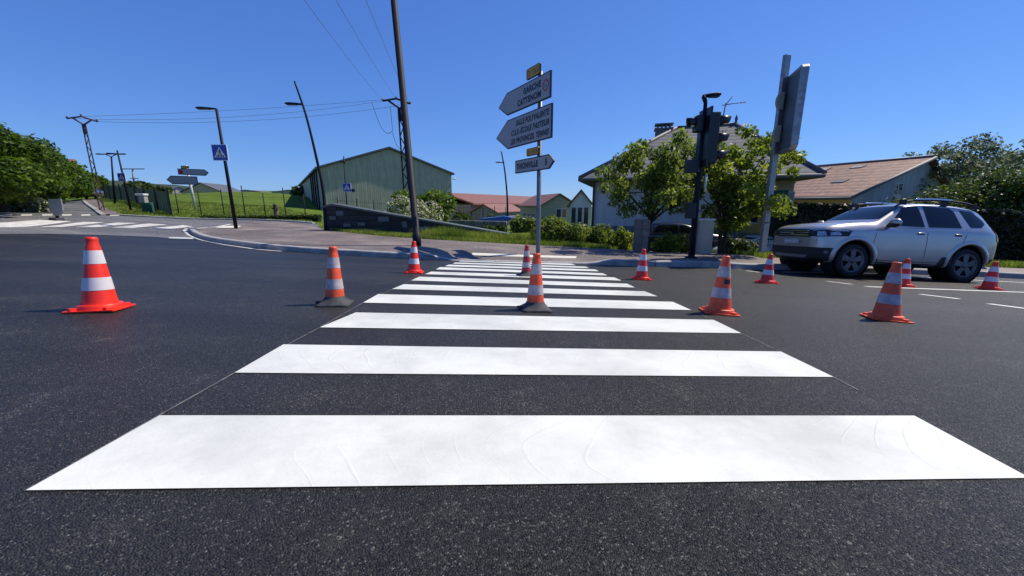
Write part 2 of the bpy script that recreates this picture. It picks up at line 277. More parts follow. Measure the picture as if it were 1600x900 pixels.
# ---------------------------------------------------------------- mesh helpers
class MB:
    def __init__(s): s.v = []; s.f = []; s.sm = []
    def add(s, vs, fs, smooth=False):
        o = len(s.v); s.v += [tuple(q) for q in vs]; s.f += [tuple(i+o for i in f) for f in fs]; s.sm += [smooth]*len(fs); return s
    def box(s, c, d, R=None):
        c = Vector(c); vs = [Vector(((i-.5)*d[0], (j-.5)*d[1], (k-.5)*d[2])) for i in (0,1) for j in (0,1) for k in (0,1)]
        if R is not None: vs = [R @ q for q in vs]
        return s.add([c+q for q in vs], [(0,1,3,2),(4,6,7,5),(0,4,5,1),(2,3,7,6),(0,2,6,4),(1,5,7,3)])
    def tube(s, pts, r, n=10, cap=True):
        pts = [Vector(p) for p in pts]; rs = r if isinstance(r, (list, tuple)) else [r]*len(pts); vs = []; fs = []
        for i, p in enumerate(pts):
            t = (pts[min(i+1, len(pts)-1)]-pts[max(i-1, 0)]).normalized(); a = Vector((0,1,0)) if abs(t.y) < .9 else Vector((1,0,0))
            u = t.cross(a).normalized(); w = t.cross(u)
            for k in range(n): q = 2*math.pi*k/n; vs.append(p+(u*math.cos(q)+w*math.sin(q))*rs[i])
        for i in range(len(pts)-1):
            for k in range(n): fs.append((i*n+k, i*n+(k+1)%n, (i+1)*n+(k+1)%n, (i+1)*n+k))
        s.add(vs, fs, n > 4)
        if cap: s.add(vs[:n], [tuple(range(n))]); s.add(vs[-n:], [tuple(range(n))[::-1]])
        return s
    def lathe(s, prof, n=32, axis='Z', c=(0,0,0), smooth=True):
        vs = []; fs = []; c = Vector(c)
        for r, z in prof:
            for k in range(n):
                a = 2*math.pi*k/n; x, y = r*math.cos(a), r*math.sin(a)
                vs.append(c+Vector((x,y,z) if axis == 'Z' else ((x,z,y) if axis == 'Y' else (z,x,y))))
        for i in range(len(prof)-1):
            for k in range(n): fs.append((i*n+k, i*n+(k+1)%n, (i+1)*n+(k+1)%n, (i+1)*n+k))
        return s.add(vs, fs, smooth)
    def prism(s, poly, t0, t1, f):        # poly of (u,v), f(u,v,t)->xyz
        n = len(poly); vs = [f(u, v, t0) for u, v in poly]+[f(u, v, t1) for u, v in poly]
        return s.add(vs, [tuple(range(n)), tuple(range(2*n-1, n-1, -1))]+[(i, (i+1)%n, n+(i+1)%n, n+i) for i in range(n)])
    def ell(s, c, r, n=12, R=None):
        c = Vector(c); vs = []; fs = []
        for i in range(n+1):
            th = math.pi*i/n
            for k in range(2*n):
                a = math.pi*k/n; q = Vector((r[0]*math.sin(th)*math.cos(a), r[1]*math.sin(th)*math.sin(a), r[2]*math.cos(th)))
                vs.append(c+(R @ q if R is not None else q))
        for i in range(n):
            for k in range(2*n): fs.append((i*2*n+k, i*2*n+(k+1)%(2*n), (i+1)*2*n+(k+1)%(2*n), (i+1)*2*n+k))
        return s.add(vs, fs, True)
    def build(s, name, m, parent=None, bevel=0.):
        me = bpy.data.meshes.new(name); me.from_pydata(s.v, [], s.f); me.polygons.foreach_set('use_smooth', s.sm)
        bm = bmesh.new(); bm.from_mesh(me); bmesh.ops.remove_doubles(bm, verts=bm.verts, dist=1e-5); bmesh.ops.recalc_face_normals(bm, faces=bm.faces); bm.to_mesh(me); bm.free()
        me.materials.append(M[m] if isinstance(m, str) else m)
        o = bpy.data.objects.new(name, me); COL.objects.link(o)
        if parent is not None: o.parent = parent
        if bevel: b = o.modifiers.new('b', 'BEVEL'); b.width = bevel; b.segments = 2; b.limit_method = 'ANGLE'
        return o
def tag(o, label=None, cat=None, group=None, kind=None):
    if label: o['label'] = label
    if cat: o['category'] = cat
    if group: o['group'] = group
    if kind: o['kind'] = kind
    return o
def thing(name, loc, rz, label, cat, group=None, kind=None):
    o = bpy.data.objects.new(name, None); COL.objects.link(o); o.location = loc; o.rotation_euler = (0, 0, rz); o.empty_display_size = .1
    return tag(o, label, cat, group, kind)
def copy_tree(o, parent=None):
    c = o.copy(); COL.objects.link(c); c.parent = parent
    for ch in [q for q in bpy.data.objects if q.parent is o and q is not c]: copy_tree(ch, c)
    return c
def drape(name, poly, m, fn=T, off=0., step=.5, kind='structure'):
    bm = bmesh.new(); vs = [bm.verts.new((p[0], p[1], 0)) for p in poly]; f = bm.faces.new(vs)
    bmesh.ops.triangulate(bm, faces=[f])
    xs = [p[0] for p in poly]; ys = [p[1] for p in poly]
    for ax, lo, hi in ((0, min(xs), max(xs)), (1, min(ys), max(ys))):
        q = lo+step
        while q < hi:
            bmesh.ops.bisect_plane(bm, geom=bm.verts[:]+bm.edges[:]+bm.faces[:], plane_co=(q,0,0) if ax == 0 else (0,q,0), plane_no=(1,0,0) if ax == 0 else (0,1,0), dist=1e-5)
            q += step
    co = np.array([v.co[:] for v in bm.verts]); z = fn(co[:,0], co[:,1])+off
    for v, h in zip(bm.verts, z): v.co.z = h
    for f in bm.faces:
        f.normal_update(); f.smooth = True
        if f.normal.z < 0: f.normal_flip()
    me = bpy.data.meshes.new(name); bm.to_mesh(me); bm.free(); me.materials.append(M[m])
    o = bpy.data.objects.new(name, me); COL.objects.link(o); return tag(o, kind=kind)
def strip(name, pts, w, m, fn=T, off=.009, **k):   # painted line of constant width along points
    pts = [Vector((p[0], p[1])) for p in pts]; L = []; R = []
    for i, p in enumerate(pts):
        t = (pts[min(i+1, len(pts)-1)]-pts[max(i-1, 0)]).normalized(); n = Vector((-t.y, t.x)); L.append(p+n*w/2); R.append(p-n*w/2)
    return drape(name, L+R[::-1], m, fn, off, **k)

# ---------------------------------------------------------------- ground sheets
kerb_px = [(296,361),(301,366.5),(312,372),(340,379.5),(400,388),(450,393),(540,399),(605,402.5),(700,407.5)]
K = [G(*c) for c in kerb_px]
K += [Vector((x, y, 0)) for x, y in [(1.9, float(G(905,412.5).y))]]+[G(*c) for c in [(1000,416.5),(1130,419),(1250,422.5),(1375,427),(1540,433),(1640,438)]]
e1 = (K[-1]-K[-2]); e1.z = 0; e1.normalize(); K.append(K[-1]+e1*30)
# kerb smoothing by resampling with Catmull-Rom
def smooth(pts, n=6):
    out = []
    for i in range(len(pts)-1):
        p0, p1, p2, p3 = pts[max(i-1,0)], pts[i], pts[i+1], pts[min(i+2,len(pts)-1)]
        for k in range(n):
            t = k/n; out.append(.5*((2*p1)+(p2-p0)*t+(2*p0-5*p1+4*p2-p3)*t*t+(3*p1-p0-3*p2+p3)*t**3))
    return out+[pts[-1]]
K = smooth([Vector((p.x, p.y, 0)) for p in K], 4)
tip_back = [GS(300,356.5), GS(330,354.5), GS(365,351.5), GS(385,347), GS(430,345.5), GS(478,349.5)]
verge_px = [(516,360.5),(560,365),(600,369),(690,375),(800,381),(940,388.5),(1000,391),(1060,393.5),(1130,396),(1190,403.5),(1260,405),(1375,409.5),(1540,417),(1640,421)]
V = [GS(*c) for c in verge_px]; V.append(V[-1]+e1*30)
def poly2(l): return [(p[0], p[1]) for p in l]
Lb = [G(0,365.5), G(80,365.5), G(160,367), G(240,370), G(283,373.5)]          # edge between fresh and worn surface
lf = (Lb[0]-Lb[1]); lf.z = 0; lf.normalize()
new_poly = poly2([Lb[0]+lf*14]+Lb)+poly2([q for q in K if q.x > G(306,371).x])+[(K[-1].x, -14), ((Lb[0]+lf*14).x, -14)]
drape('new_asphalt_road', new_poly, 'asphalt', T, .004, .55)
farR = [G(155,336.5), G(180,337), G(250,340), G(310,343), G(400,344.5), G(490,349.5)]
old_poly = poly2([Lb[0]+lf*14]+[q+Vector((0,-.6,0)) for q in Lb])+poly2(tip_back[0:1])+poly2([GS(500,352)])+poly2(farR[::-1])
far_left = G(-260,345); old_poly += [(far_left.x, far_left.y)]
# worn road: near edge tucked under the fresh sheet, kerb island covers the rest
old_poly = poly2([far_left, Lb[0]+lf*14])+poly2([Lb[0]+Vector((.3,-.5,0)), Lb[2]+Vector((.3,-.5,0)), Lb[4]+Vector((.6,-.4,0)), G(330,376), GS(420,362), GS(505,358), G(496,350)])+poly2(farR[::-1])
hill_poly = [G(155,336.2), G(143,327), G(131,318), G(128,313.5,far=62), G(104,313.2,far=62), G(53,316,far=45), G(32,322), G(0,330), G(-60,336)]
drape('worn_road', old_poly, 'old_asphalt', T, 0, .7)
drape('hill_road', poly2(hill_poly), 'old_asphalt', T, .003, 1.2)
hill_walk = [G(157,336), G(146,327), G(133,318), G(131,313,far=62), G(150,312,far=62), G(165,322), G(190,335.5)]
drape('hill_footway', poly2(hill_walk), 'pavement', T, .05, 1.)
drape('left_footway', poly2([G(-60,335), G(0,329), G(32,321.5), G(30,317), G(0,321), G(-60,324)]), 'pavement', T, .05, 1.)
# main footway: inside the kerb line
side = poly2(K)+poly2(V[::-1])+poly2(tip_back[::-1])
drape('footway', side, 'pavement', S, 0, .5)
# kerb stones
def kerb(name, line, w, fn, m, side=1):
    seg = [line[0].copy()]; acc = 0.
    for a, b in zip(line[:-1], line[1:]):
        d = (b-a).length; pos = 0
        while acc+(d-pos) >= 1.0: pos += 1.0-acc; acc = 0.; seg.append(a.lerp(b, pos/d))
        acc += d-pos
    seg.append(line[-1].copy()); mb = MB(); jr = random.Random(4)
    for a0, b0 in zip(seg[:-1], seg[1:]):
        t = b0-a0; t.z = 0
        if t.length < .1: continue
        L0 = t.length; t.normalize(); nn = Vector((-t.y, t.x, 0))*side; rings = []; jz = jr.uniform(-.004,.004); m_ = 4
        for k in range(m_+1):
            p = a0+t*(.005+(L0-.010)*k/m_); a = p-nn*.02; b = p+nn*w; za = float(T(a.x,a.y)); zt = float(fn(p.x,p.y))+.010+jz
            rings.append([(a.x,a.y,za-.15),(a.x,a.y,zt-.018),(a.x+nn.x*.018,a.y+nn.y*.018,zt),(b.x,b.y,zt),(b.x,b.y,za-.15)])
        vs = [q for r in rings for q in r]; fs = [(i*5+k, i*5+k+1, (i+1)*5+k+1, (i+1)*5+k) for i in range(m_) for k in range(4)]+[(0,1,2,3,4),tuple(m_*5+q for q in (4,3,2,1,0))]
        mb.add(vs, fs)
    o = mb.build(name, m); return tag(o, kind='structure')
kerb('kerb', K, .15, S, 'kerb')
kerb('kerb_far_road', smooth([Vector((p.x,p.y,0)) for p in [G(186,336.5), G(250,340), G(310,342.5), G(400,344), G(488,349)]], 3), .2, lambda x, y: T(x,y)+.06, 'kerb')
kerb('kerb_hill_road', smooth([Vector((p.x,p.y,0)) for p in [G(158,337), G(145,327.5), G(132,318), G(129,313.5,far=60)]], 3), .2, lambda x, y: T(x,y)+.09, 'kerb', -1)
# base ground sheet: grassy land all the way to the horizon, kept under the paved sheets
def inside(px, py, poly):
    c = np.zeros(px.shape, bool); n = len(poly)
    for i in range(n):
        x1, y1 = poly[i]; x2, y2 = poly[(i+1)%n]
        k = ((y1 > py) != (y2 > py)) & (px < (x2-x1)*(py-y1)/(y2-y1+1e-12)+x1); c ^= k
    return c
def axis(fine, end, st):
    a = list(np.arange(0, fine+.01, st)); s = st
    while a[-1] < end: s *= 1.12; a.append(a[-1]+s)
    return a
ax = axis(34, 3000, .5); gx = np.array([-q for q in ax[:0:-1]]+ax); ayp = axis(40, 3000, .5); ayn = axis(14, 400, 1.)
gy = np.array([-q for q in ayn[:0:-1]]+ayp)
GX, GY = np.meshgrid(gx, gy); GZ = T(GX.ravel(), GY.ravel()).reshape(GX.shape)
rr = np.hypot(GX, GY); GZ = np.where(rr > 400, GZ-(rr-400)*.004, GZ)
low = np.zeros(GX.shape, bool)
for pl in (new_poly, old_poly, side, poly2(hill_poly), poly2(hill_walk)): low |= inside(GX, GY, pl)
m2 = low.copy()
for d0 in (-1, 0, 1):
    for d1 in (-1, 0, 1): m2 |= np.roll(np.roll(low, d0, 0), d1, 1)
GZ = np.where(m2, GZ-.10, GZ+.03)
ny, nx = GX.shape; idx = np.arange(nx*ny).reshape(ny, nx)
me = bpy.data.meshes.new('ground'); me.from_pydata(np.stack([GX.ravel(), GY.ravel(), GZ.ravel()], 1).tolist(), [], np.stack([idx[:-1,:-1].ravel(), idx[:-1,1:].ravel(), idx[1:,1:].ravel(), idx[1:,:-1].ravel()], 1).tolist())
me.polygons.foreach_set('use_smooth', [True]*len(me.polygons)); me.materials.append(M['grass'])
go = bpy.data.objects.new('ground', me); COL.objects.link(go); tag(go, kind='structure')
def N_(x, y): return S(x, y)-.012
def off_verge(x, y): return T(x, y)+.10
vb = [V[0], GS(505,355)]
verge_poly = poly2(V)+poly2([V[-1]+Vector((0,4,0)), Vector((14, 14.5, 0)), Vector((8, 15.5, 0)), Vector((2, 16.5, 0)), Vector((-2.5, 17.8, 0)), Vector((-6, 18.8, 0)), GS(506,354)])
drape('verge', verge_poly, 'grass', off_verge, 0, .5)
# hills on the skyline
def hill(px0, px1, Y, tops, name='hills'):
    n = 60; rows = 7; vs = []; fs = []
    for j in range(rows):
        t = j/(rows-1)
        for i in range(n):
            s = i/(n-1); px = px0+(px1-px0)*s; py = np.interp(px, [q[0] for q in tops], [q[1] for q in tops]); h = pix(px, py, Y)
            prof = math.sin(t*math.pi*.5); yy = Y-90+t*90; z0 = -6
            hz = z0+(h.z-z0)*prof+(random.uniform(-1.2,1.2) if t > .3 else 0)
            vs.append((h.x, yy, hz))
    for i in range(n): vs.append((vs[(rows-1)*n+i][0], Y+120, -8))
    rows += 1
    for j in range(rows-1):
        for i in range(n-1): fs.append((j*n+i, j*n+i+1, (j+1)*n+i+1, (j+1)*n+i))
    mb = MB(); mb.add(vs, fs, True); return tag(mb.build(name, 'hill'), kind='structure')
hill(-400, 620, 330, [(-400,285),(100,284),(210,284),(260,289),(300,291),(350,297),(420,302),(520,306),(620,312)])

# ---------------------------------------------------------------- road markings
ZS = [((42,770),(250,652),(1428,652),(1608,750)),((367,584.5),(443,540),(1220,551),(1302,591)),((500,513),(556,489.5),(1115,501),(1158,522)),
 ((567.5,474),(591,460.5),(1051,472.5),(1080,485.5)),((612.5,452.5),(631,445),(1007.5,456),(1027.5,464)),((642.5,439),(655,433),(980,444),(992,450)),
 ((664,429),(674,425),(960,434),(971,439)),((681,421.5),(687.5,418),(942,427.5),(949,431)),((695,416.5),(701,414),(930,421.5),(936,424.5)),
 ((707.5,412.5),(711,410.5),(915,417),(921,419.5)),((717,409),(720,407.5),(893,412.5),(900,415))]
for s in ZS: drape('zebra_stripe', poly2([G(*c) for c in s]), 'paint', T, .0075, .35)
def lerp2(a, b, t): return a+(b-a)*t
lft = [G(*s[0]) for s in ZS]+[G(*ZS[-1][1])]; rgt = [G(*s[3]) for s in ZS]
strip('setting_out_line', [Vector((lft[0].x,lft[0].y,0)), lft[1], lft[2], lft[3], lft[5]], .008, 'chalk', off=.007, step=.5)
strip('setting_out_line', [G(1340,611), rgt[1], rgt[2], rgt[3], rgt[5]], .008, 'chalk', off=.007, step=.5)
for q in [[(-30,356),(35,355),(112,346),(62,343.5),(-30,350)], [(60,354.8),(95,354.8),(165,347.2),(130,346.8)], [(118,354.8),(150,355.2),(215,348.6),(182,348)],
          [(175,355.4),(208,356.4),(262,351),(232,349.4)], [(232,357),(262,358.2),(302,354),(285,352)]]:
    drape('old_zebra_stripe', poly2([G(*c) for c in q]), 'old_paint', T, .006, .8)
for a, b in [(-25,-8),(0,19),(33,50),(66,82),(97,112),(127,141),(172,187)]:
    drape('dashed_line', poly2([G(a,337.3), G(b,337.0), G(b,335), G(a,335.2)]), 'old_paint', T, .008, 1.)
drape('edge_line', poly2([G(264,372.6), G(303,373.6), G(300,371.6), G(264,371.2)]), 'paint', T, .01, .6)
drape('edge_line', poly2([G(-20,336), G(0,332), G(33,323), G(30,321.6), G(0,328.5), G(-20,331)]), 'old_paint', T, .07, 1.)
strip('edge_line', [G(*c) for c in [(291,357.5),(288,361),(296,368),(318,376),(350,382.5),(400,389.8),(440,393)]], .10, 'old_paint', off=.010)
for pts, w in [([(1291,440),(1331,445)],.09), ([(1437,460.5),(1499,468)],.11), ([(1544,475.5),(1625,486)],.12), ([(1353,448.5),(1600,457.5),(1690,461)],.13),
               ([(1141,419.6),(1159,421)],.10), ([(1165,423.5),(1187,426)],.10), ([(1225,425.5),(1375,431),(1490,436.5),(1640,444)],.16)]:
    strip('lane_marking', [G(*c) for c in pts], w, 'paint', off=.009)
drape('footway_strip', poly2([GS(737,398.7), GS(900,404), GS(901,400.7), GS(738,395.2)]), 'cream_strip', S, .006, .5)
drape('footway_strip', poly2([GS(333,356.3), GS(372,355.8), GS(377,353), GS(348,353.2)]), 'cream_strip', S, .006, .5)
strip('footway_line', [GS(308,357), GS(340,354.5), GS(360,350.5)], .12, 'cream_strip', fn=S, off=.008)

# ---------------------------------------------------------------- traffic cones
def lz(z0, z1, zb, rb, zt, rt, off, n=40):
    f = lambda z: rb+(rt-rb)*(z-zb)/(zt-zb)+off
    return [(f(z0), z0), (f(z1), z1)]
def make_cone(kind, label, H=.515):
    red, band = {'new': ('orange','band'), 'faded': ('faded_orange','dirty_band'), 'dark': ('dark_red','dirty_band')}[kind[0]]
    t = thing('traffic_cone', (0,0,0), 0, label, 'traffic cone', 'traffic cones round the fresh crossing')
    zb = .05 if kind[1] == 'flange' else .045; rb = .098 if kind[1] == 'flange' else .080; rt = .034; zt = H-.02
    b = MB(); R = lambda z: rb+(rt-rb)*(z-zb)/(zt-zb)
    b.lathe([(R(zb-.02), zb-.02),(R(zt-.045), zt-.045),(R(zt-.045)-.004, zt-.035),(R(zt)-.001, zt-.002),(R(zt)+.001,zt+.006),(R(zt)-.006, H),(R(zt)-.013,H),(R(zt)-.016, H-.05),(0.001,H-.06)], 40)
    body = b.build('cone_body', red, t)
    for a, c in ((.205, .395), (.60, .80)):
        z0, z1 = zb+(H-zb)*a, zb+(H-zb)*c
        q = MB().lathe([(R(z0)+.0016,z0),(R(z1)+.0016,z1)], 48); q.build('reflective_band', band, t)
    if kind[1] == 'flange':
        b = MB(); s = .145; c = .045
        oct_ = [(s,s-c),(s-c,s),(-s+c,s),(-s,s-c),(-s,-s+c),(-s+c,-s),(s-c,-s),(s,-s+c)]
        sq = [(s,s-.012),(s-.012,s),(-s+.012,s),(-s,s-.012),(-s,-s+.012),(-s+.012,-s),(s-.012,-s),(s,-s+.012)]
        b.prism(sq, .002, .012, lambda u, v, w: (u, v, w))
        b.lathe([(.126,.011),(.124,.040)], 48); b.lathe([(.124,.040),(.119,.046)], 48); b.lathe([(.119,.046),(.096,.047)], 48)
        for k in range(4):
            a = math.pi/2*k+math.pi/4; Rm = Matrix.Rotation(a, 3, 'Z'); b.box(Rm @ Vector((.137,0,.02)), (.05,.05,.018), Rm)
        b.build('base', red, t)
    else:
        b = MB(); s = .135
        pr = []
        for k in range(32):
            a = 2*math.pi*k/32; m_ = max(abs(math.cos(a)), abs(math.sin(a))); pr.append((math.cos(a)/m_, math.sin(a)/m_, math.cos(a), math.sin(a)))
        vs = []; lv = [(1.,.0,1.0),(1.,.010,1.0),(.93,.016,.9),(.62,.055,0.),(.55,.075,0.)]
        for f_, z, q in lv:
            for (x, y, cx, cy) in pr: vs.append(((x*q*.92+cx*(1-q))*s*f_*1.05, (y*q*.92+cy*(1-q))*s*f_*1.05, z))
        fs = [(i*32+k, i*32+(k+1)%32, (i+1)*32+(k+1)%32, (i+1)*32+k) for i in range(4) for k in range(32)]
        b.add(vs, fs, True); b.box((-.135,.02,.018), (.05,.035,.02)); b.build('base', 'rubber', t)
    return t
cones = [
 ((158,484.5), ('new','flange'), .53, 20, 'bright orange cone standing alone on dark asphalt, leftmost of all'),
 ((524,476.5), ('faded','rubber'), .50, 12, 'faded orange cone with grey rubber base left of the crossing stripes'),
 ((647,426.5), ('new','flange'), .50, 5, 'orange cone in front of the tall leaning dark pole'),
 ((836,484.5), ('faded','rubber'), .50, 8, 'orange cone with black rubber base standing on the middle of the crossing'),
 ((822,431.5), ('dark','rubber'), .50, 10, 'dark red cone on the crossing, half hidden behind a nearer cone'),
 ((1002,437), ('new','flange'), .50, -6, 'small orange cone just past the right end of the far stripes'),
 ((1123,489.5), ('faded','flange'), .53, -14, 'orange cone with a black sticker at the right edge of the crossing'),
 ((1198,442.5), ('new','flange'), .49, -10, 'orange cone standing before the front bumper of the silver car'),
 ((1383,499.5), ('faded','flange'), .53, -20, 'dull orange cone with grey bands, nearest of those in front of the silver car'),
 ((1410,448), ('new','flange'), .49, -15, 'orange cone half hidden behind a nearer cone beside the car'),
 ((1545,452.5), ('new','flange'), .49, -25, 'orange cone by the rear wheel of the silver car, rightmost of all')]
for (c, kind, H, rz, lab) in cones:
    g = G(*c); t = make_cone(kind, lab, H); t.location = (g.x, g.y, g.z+.006)
    dx = float(T(g.x+.2,g.y)-T(g.x-.2,g.y))/.4; dy = float(T(g.x,g.y+.2)-T(g.x,g.y-.2))/.4
    t.rotation_euler = (math.atan(dy), -math.atan(dx), rad(rz))
    if 'sticker' in lab or 'leftmost' in lab:
        st = MB(); n = 8; r0 = .0;  zz = .30 if 'sticker' in lab else .27
        for i in range(n+1):
            a = rad((-110 if 'sticker' in lab else -200)+i*6.5-rz)
            for z in (zz-.022, zz+.022):
                rr_ = .098+(.034-.098)*(z-.05)/(H-.07)+.003; st.v.append((rr_*math.cos(a), rr_*math.sin(a), z))
        st.f = [(2*i, 2*i+2, 2*i+3, 2*i+1) for i in range(n)]; st.sm = [True]*n; st.build('sticker', 'black', t)

# ---------------------------------------------------------------- text and signs
def text(s, size, fn, m, name, parent, align='LEFT', width=None, shear=0., bold=.0):
    cu = bpy.data.curves.new('t', 'FONT'); cu.body = s; cu.size = size; cu.align_x = align; cu.shear = shear; cu.offset = bold; cu.space_character = 1.12
    to = bpy.data.objects.new('t', cu); COL.objects.link(to); dg = bpy.context.evaluated_depsgraph_get()
    me = bpy.data.meshes.new_from_object(to.evaluated_get(dg)); bpy.data.objects.remove(to)
    vs = [Vector(v.co) for v in me.vertices]; w = max(v.x for v in vs)-min(v.x for v in vs); k = width/w if width else 1
    x0 = min(v.x for v in vs) if align == 'LEFT' else max(v.x for v in vs)
    for v, q in zip(me.vertices, vs): v.co = fn((q.x-x0)*k, q.y)
    me.name = name; me.materials.clear(); me.materials.append(M[m]); o = bpy.data.objects.new(name, me); COL.objects.link(o); o.parent = parent; return o
def panel(parent, poly, m='sign_white', border='sign_navy', depth=.045, bw=.03, name='sign_panel', y0=-.09):
    F3 = lambda u, v, w: (u, w, v)
    b = MB().prism(poly, y0, y0+depth, F3).build(name, border, parent)
    cx = sum(p[0] for p in poly)/len(poly); cz = sum(p[1] for p in poly)/len(poly)
    n = len(poly); ins = []
    area = sum(poly[i][0]*poly[(i+1)%n][1]-poly[(i+1)%n][0]*poly[i][1] for i in range(n)); sg = 1 if area > 0 else -1
    for i in range(n):
        a, c, d = Vector(poly[i-1]), Vector(poly[i]), Vector(poly[(i+1)%n]); t1 = (c-a).normalized(); t2 = (d-c).normalized()
        n1 = Vector((-t1.y, t1.x))*sg; n2 = Vector((-t2.y, t2.x))*sg; bis = (n1+n2).normalized(); ins.append(tuple(c+bis*bw/max(.4, bis.dot(n1))))
    f = MB().prism(ins, y0-.003, y0+.001, F3).build('sign_face', m, b)
    return b
g = GS(840.5,396); Y = g.y
t = thing('direction_sign_post', g, 0, 'tall steel post with two white arrow signs pointing left and one pointing right', 'direction sign')
ang = math.atan2(-.876, .48); t.rotation_euler = (0,0,ang)
zt = pix(838,112,Y).z-g.z
MB().lathe([(.062,-.1),(.062,zt),(.0,zt+.005)], 20).build('post', 'greysteel', t)
def zof(py, Yq): return pix(840, py, Yq).z-g.z
def srel(px, py):                        # position along the panel line of the image column px
    best = None
    for k in range(600):
        s = -2.5+k*.007; x = g.x+math.cos(ang)*s; y = g.y+math.sin(ang)*s; q = pix(px, py, y)
        if best is None or abs(q.x-x) < best[0]: best = (abs(q.x-x), s, y)
    return best[1], best[2]
def pt(px, py): s, y = srel(px, py); return (s, pix(px, py, y).z-g.z)
sR, yR = srel(865,130)
def arrowL(top_r, bot_r, s_l, s_tip, z_off=0):
    zr1 = pt(*top_r)[1]; zr0 = pt(*bot_r)[1]; s = pt(*top_r)[0]
    return [(s,zr0),(s,zr1),(s_l,zr1),(s_tip,(zr0+zr1)/2),(s_l,zr0)], zr0, zr1, s
p1, a0, a1, s1 = arrowL((865,110),(865,152), srel(796,150)[0], srel(783,166)[0])
panel(t, p1); h1 = a1-a0
# lift text lines onto the faces
FT = lambda s0, z0, yy=-.0965: (lambda u, v: (s0+u, yy, z0+v))
text('GARCHE', .21, FT(s1-.42, a0+h1*.57), 'text', 'lettering', t, 'RIGHT', bold=.011)
text('CATTENOM', .21, FT(s1-.42, a0+h1*.18), 'text', 'lettering', t, 'RIGHT', bold=.011)
rg = MB(); n = 28; cc = (s1-.20, a0+h1*.52)
for r0, r1, yy, nm, mm in ((.105,.14,-.0965,'limit_ring','red'),):
    vs = []; fs = []
    for k in range(n):
        q = 2*math.pi*k/n
        for r in (r0, r1): vs.append((cc[0]+r*math.cos(q), yy, cc[1]+r*math.sin(q)))
    fs = [(2*k, 2*k+1, (2*k+3)%(2*n), (2*k+2)%(2*n)) for k in range(n)]; MB().add(vs, fs).build(nm, mm, t)
text('3,5t', .085, FT(cc[0]-.085, cc[1]-.03), 'text', 'lettering', t, 'LEFT')
p2, b0, b1, s2 = arrowL((867,161),(867,215), srel(797,200)[0], srel(779,207)[0])
panel(t, p2); h2 = b1-b0
for k, w in enumerate(('SALLE POLYVALENTE', 'C.E.S.-ÉCOLE PASTEUR', 'LES PROVINCES. TENNIS')):
    L_ = (1.70, 1.98, 2.02)[k]*.84*(s2-p2[2][0])/1.95
    text(w, .20, FT(s2-.09, b0+h2*(.70-.29*k)), 'text', 'lettering', t, 'RIGHT', width=L_, shear=.25, bold=.009)
zr1 = pt(862,241)[1]; zr0 = pt(862,264)[1]; sr = pt(862,250)[0]; stp = pt(870,253)[0]; sll = srel(809,260)[0]
p3 = [(sll,zr0),(sr,zr0),(stp,(zr0+zr1)/2),(sr,zr1),(sll,zr1)]; panel(t, p3)
text('THIONVILLE', .21, FT(sll+.09, zr0+(zr1-zr0)*.31), 'text', 'lettering', t, 'LEFT', width=(sr-sll)*.66, bold=.011)
text('5', .21, FT(sr-.17, zr0+(zr1-zr0)*.31), 'text', 'lettering', t, 'LEFT', bold=.011)
for (x0, x1, y0_, y1_, word) in ((827,848,104,121,'D 153'), (827,846,231,243,'D 653')):
    u0 = srel(x0, y0_)[0]; u1 = srel(x1, y0_)[0]; z1_ = pt((x0+x1)/2, y0_)[1]; z0_ = pt((x0+x1)/2, y1_)[1]
    c_ = .03; pl = [(u0+c_,z0_),(u1-c_,z0_),(u1,z0_+c_),(u1,z1_-c_),(u1-c_,z1_),(u0+c_,z1_),(u0,z1_-c_),(u0,z0_+c_)]
    panel(t, pl, 'yellow', 'sign_navy', name='road_number_plate', bw=.02)
    text(word, (z1_-z0_)*.72, FT(u0+.07, z0_+(z1_-z0_)*.25), 'text', 'lettering', t, 'LEFT', width=(u1-u0)-.14)
for z_ in (a0+h1*.5, b0+h2*.5, (zr0+zr1)/2): MB().box((0,-.03,z_), (.19,.13,.05)).build('clamp', 'galv', t)

def crossing_sign(parent, c, s, y0=-.09, rz=0):
    h = s/2; F3 = lambda u, v, w: (c[0]+u, w, c[1]+v)
    b = MB().prism([(-h,-h),(h,-h),(h,h),(-h,h)], y0, y0+.03, F3).build('crossing_sign', 'plain_white', parent)
    MB().prism([(-h*.93,-h*.93),(h*.93,-h*.93),(h*.93,h*.93),(-h*.93,h*.93)], y0-.003, y0+.001, F3).build('blue_field', 'blue', b)
    MB().prism([(-h*.76,-h*.6),(h*.76,-h*.6),(0,h*.72)], y0-.006, y0-.002, F3).build('white_triangle', 'plain_white', b)
    q = MB()
    for x in (-.46,-.23,0,.23,.46): q.prism([(h*(x-.075),-h*.55),(h*(x+.075),-h*.55),(h*(x*.8+.05),-h*.32),(h*(x*.8-.05),-h*.32)], y0-.009, y0-.006, F3)
    for pl in ([(-.05,-.02),(.10,.0),(.08,.26),(-.04,.26)], [(-.05,.02),(.04,.0),(-.18,-.36),(-.27,-.33)], [(.0,.02),(.10,.02),(.22,-.34),(.12,-.36)], [(-.04,.24),(-.22,.04),(-.16,.0),(0,.16)], [(.06,.24),(.20,.06),(.16,.02),(.04,.14)], [(-.05,.29),(.05,.27),(.09,.36),(.02,.44),(-.05,.38)]):
        q.prism([(h*u, h*v) for u, v in pl], y0-.0095, y0-.006, F3)
    q.build('walking_figure', 'black', b)
    return b

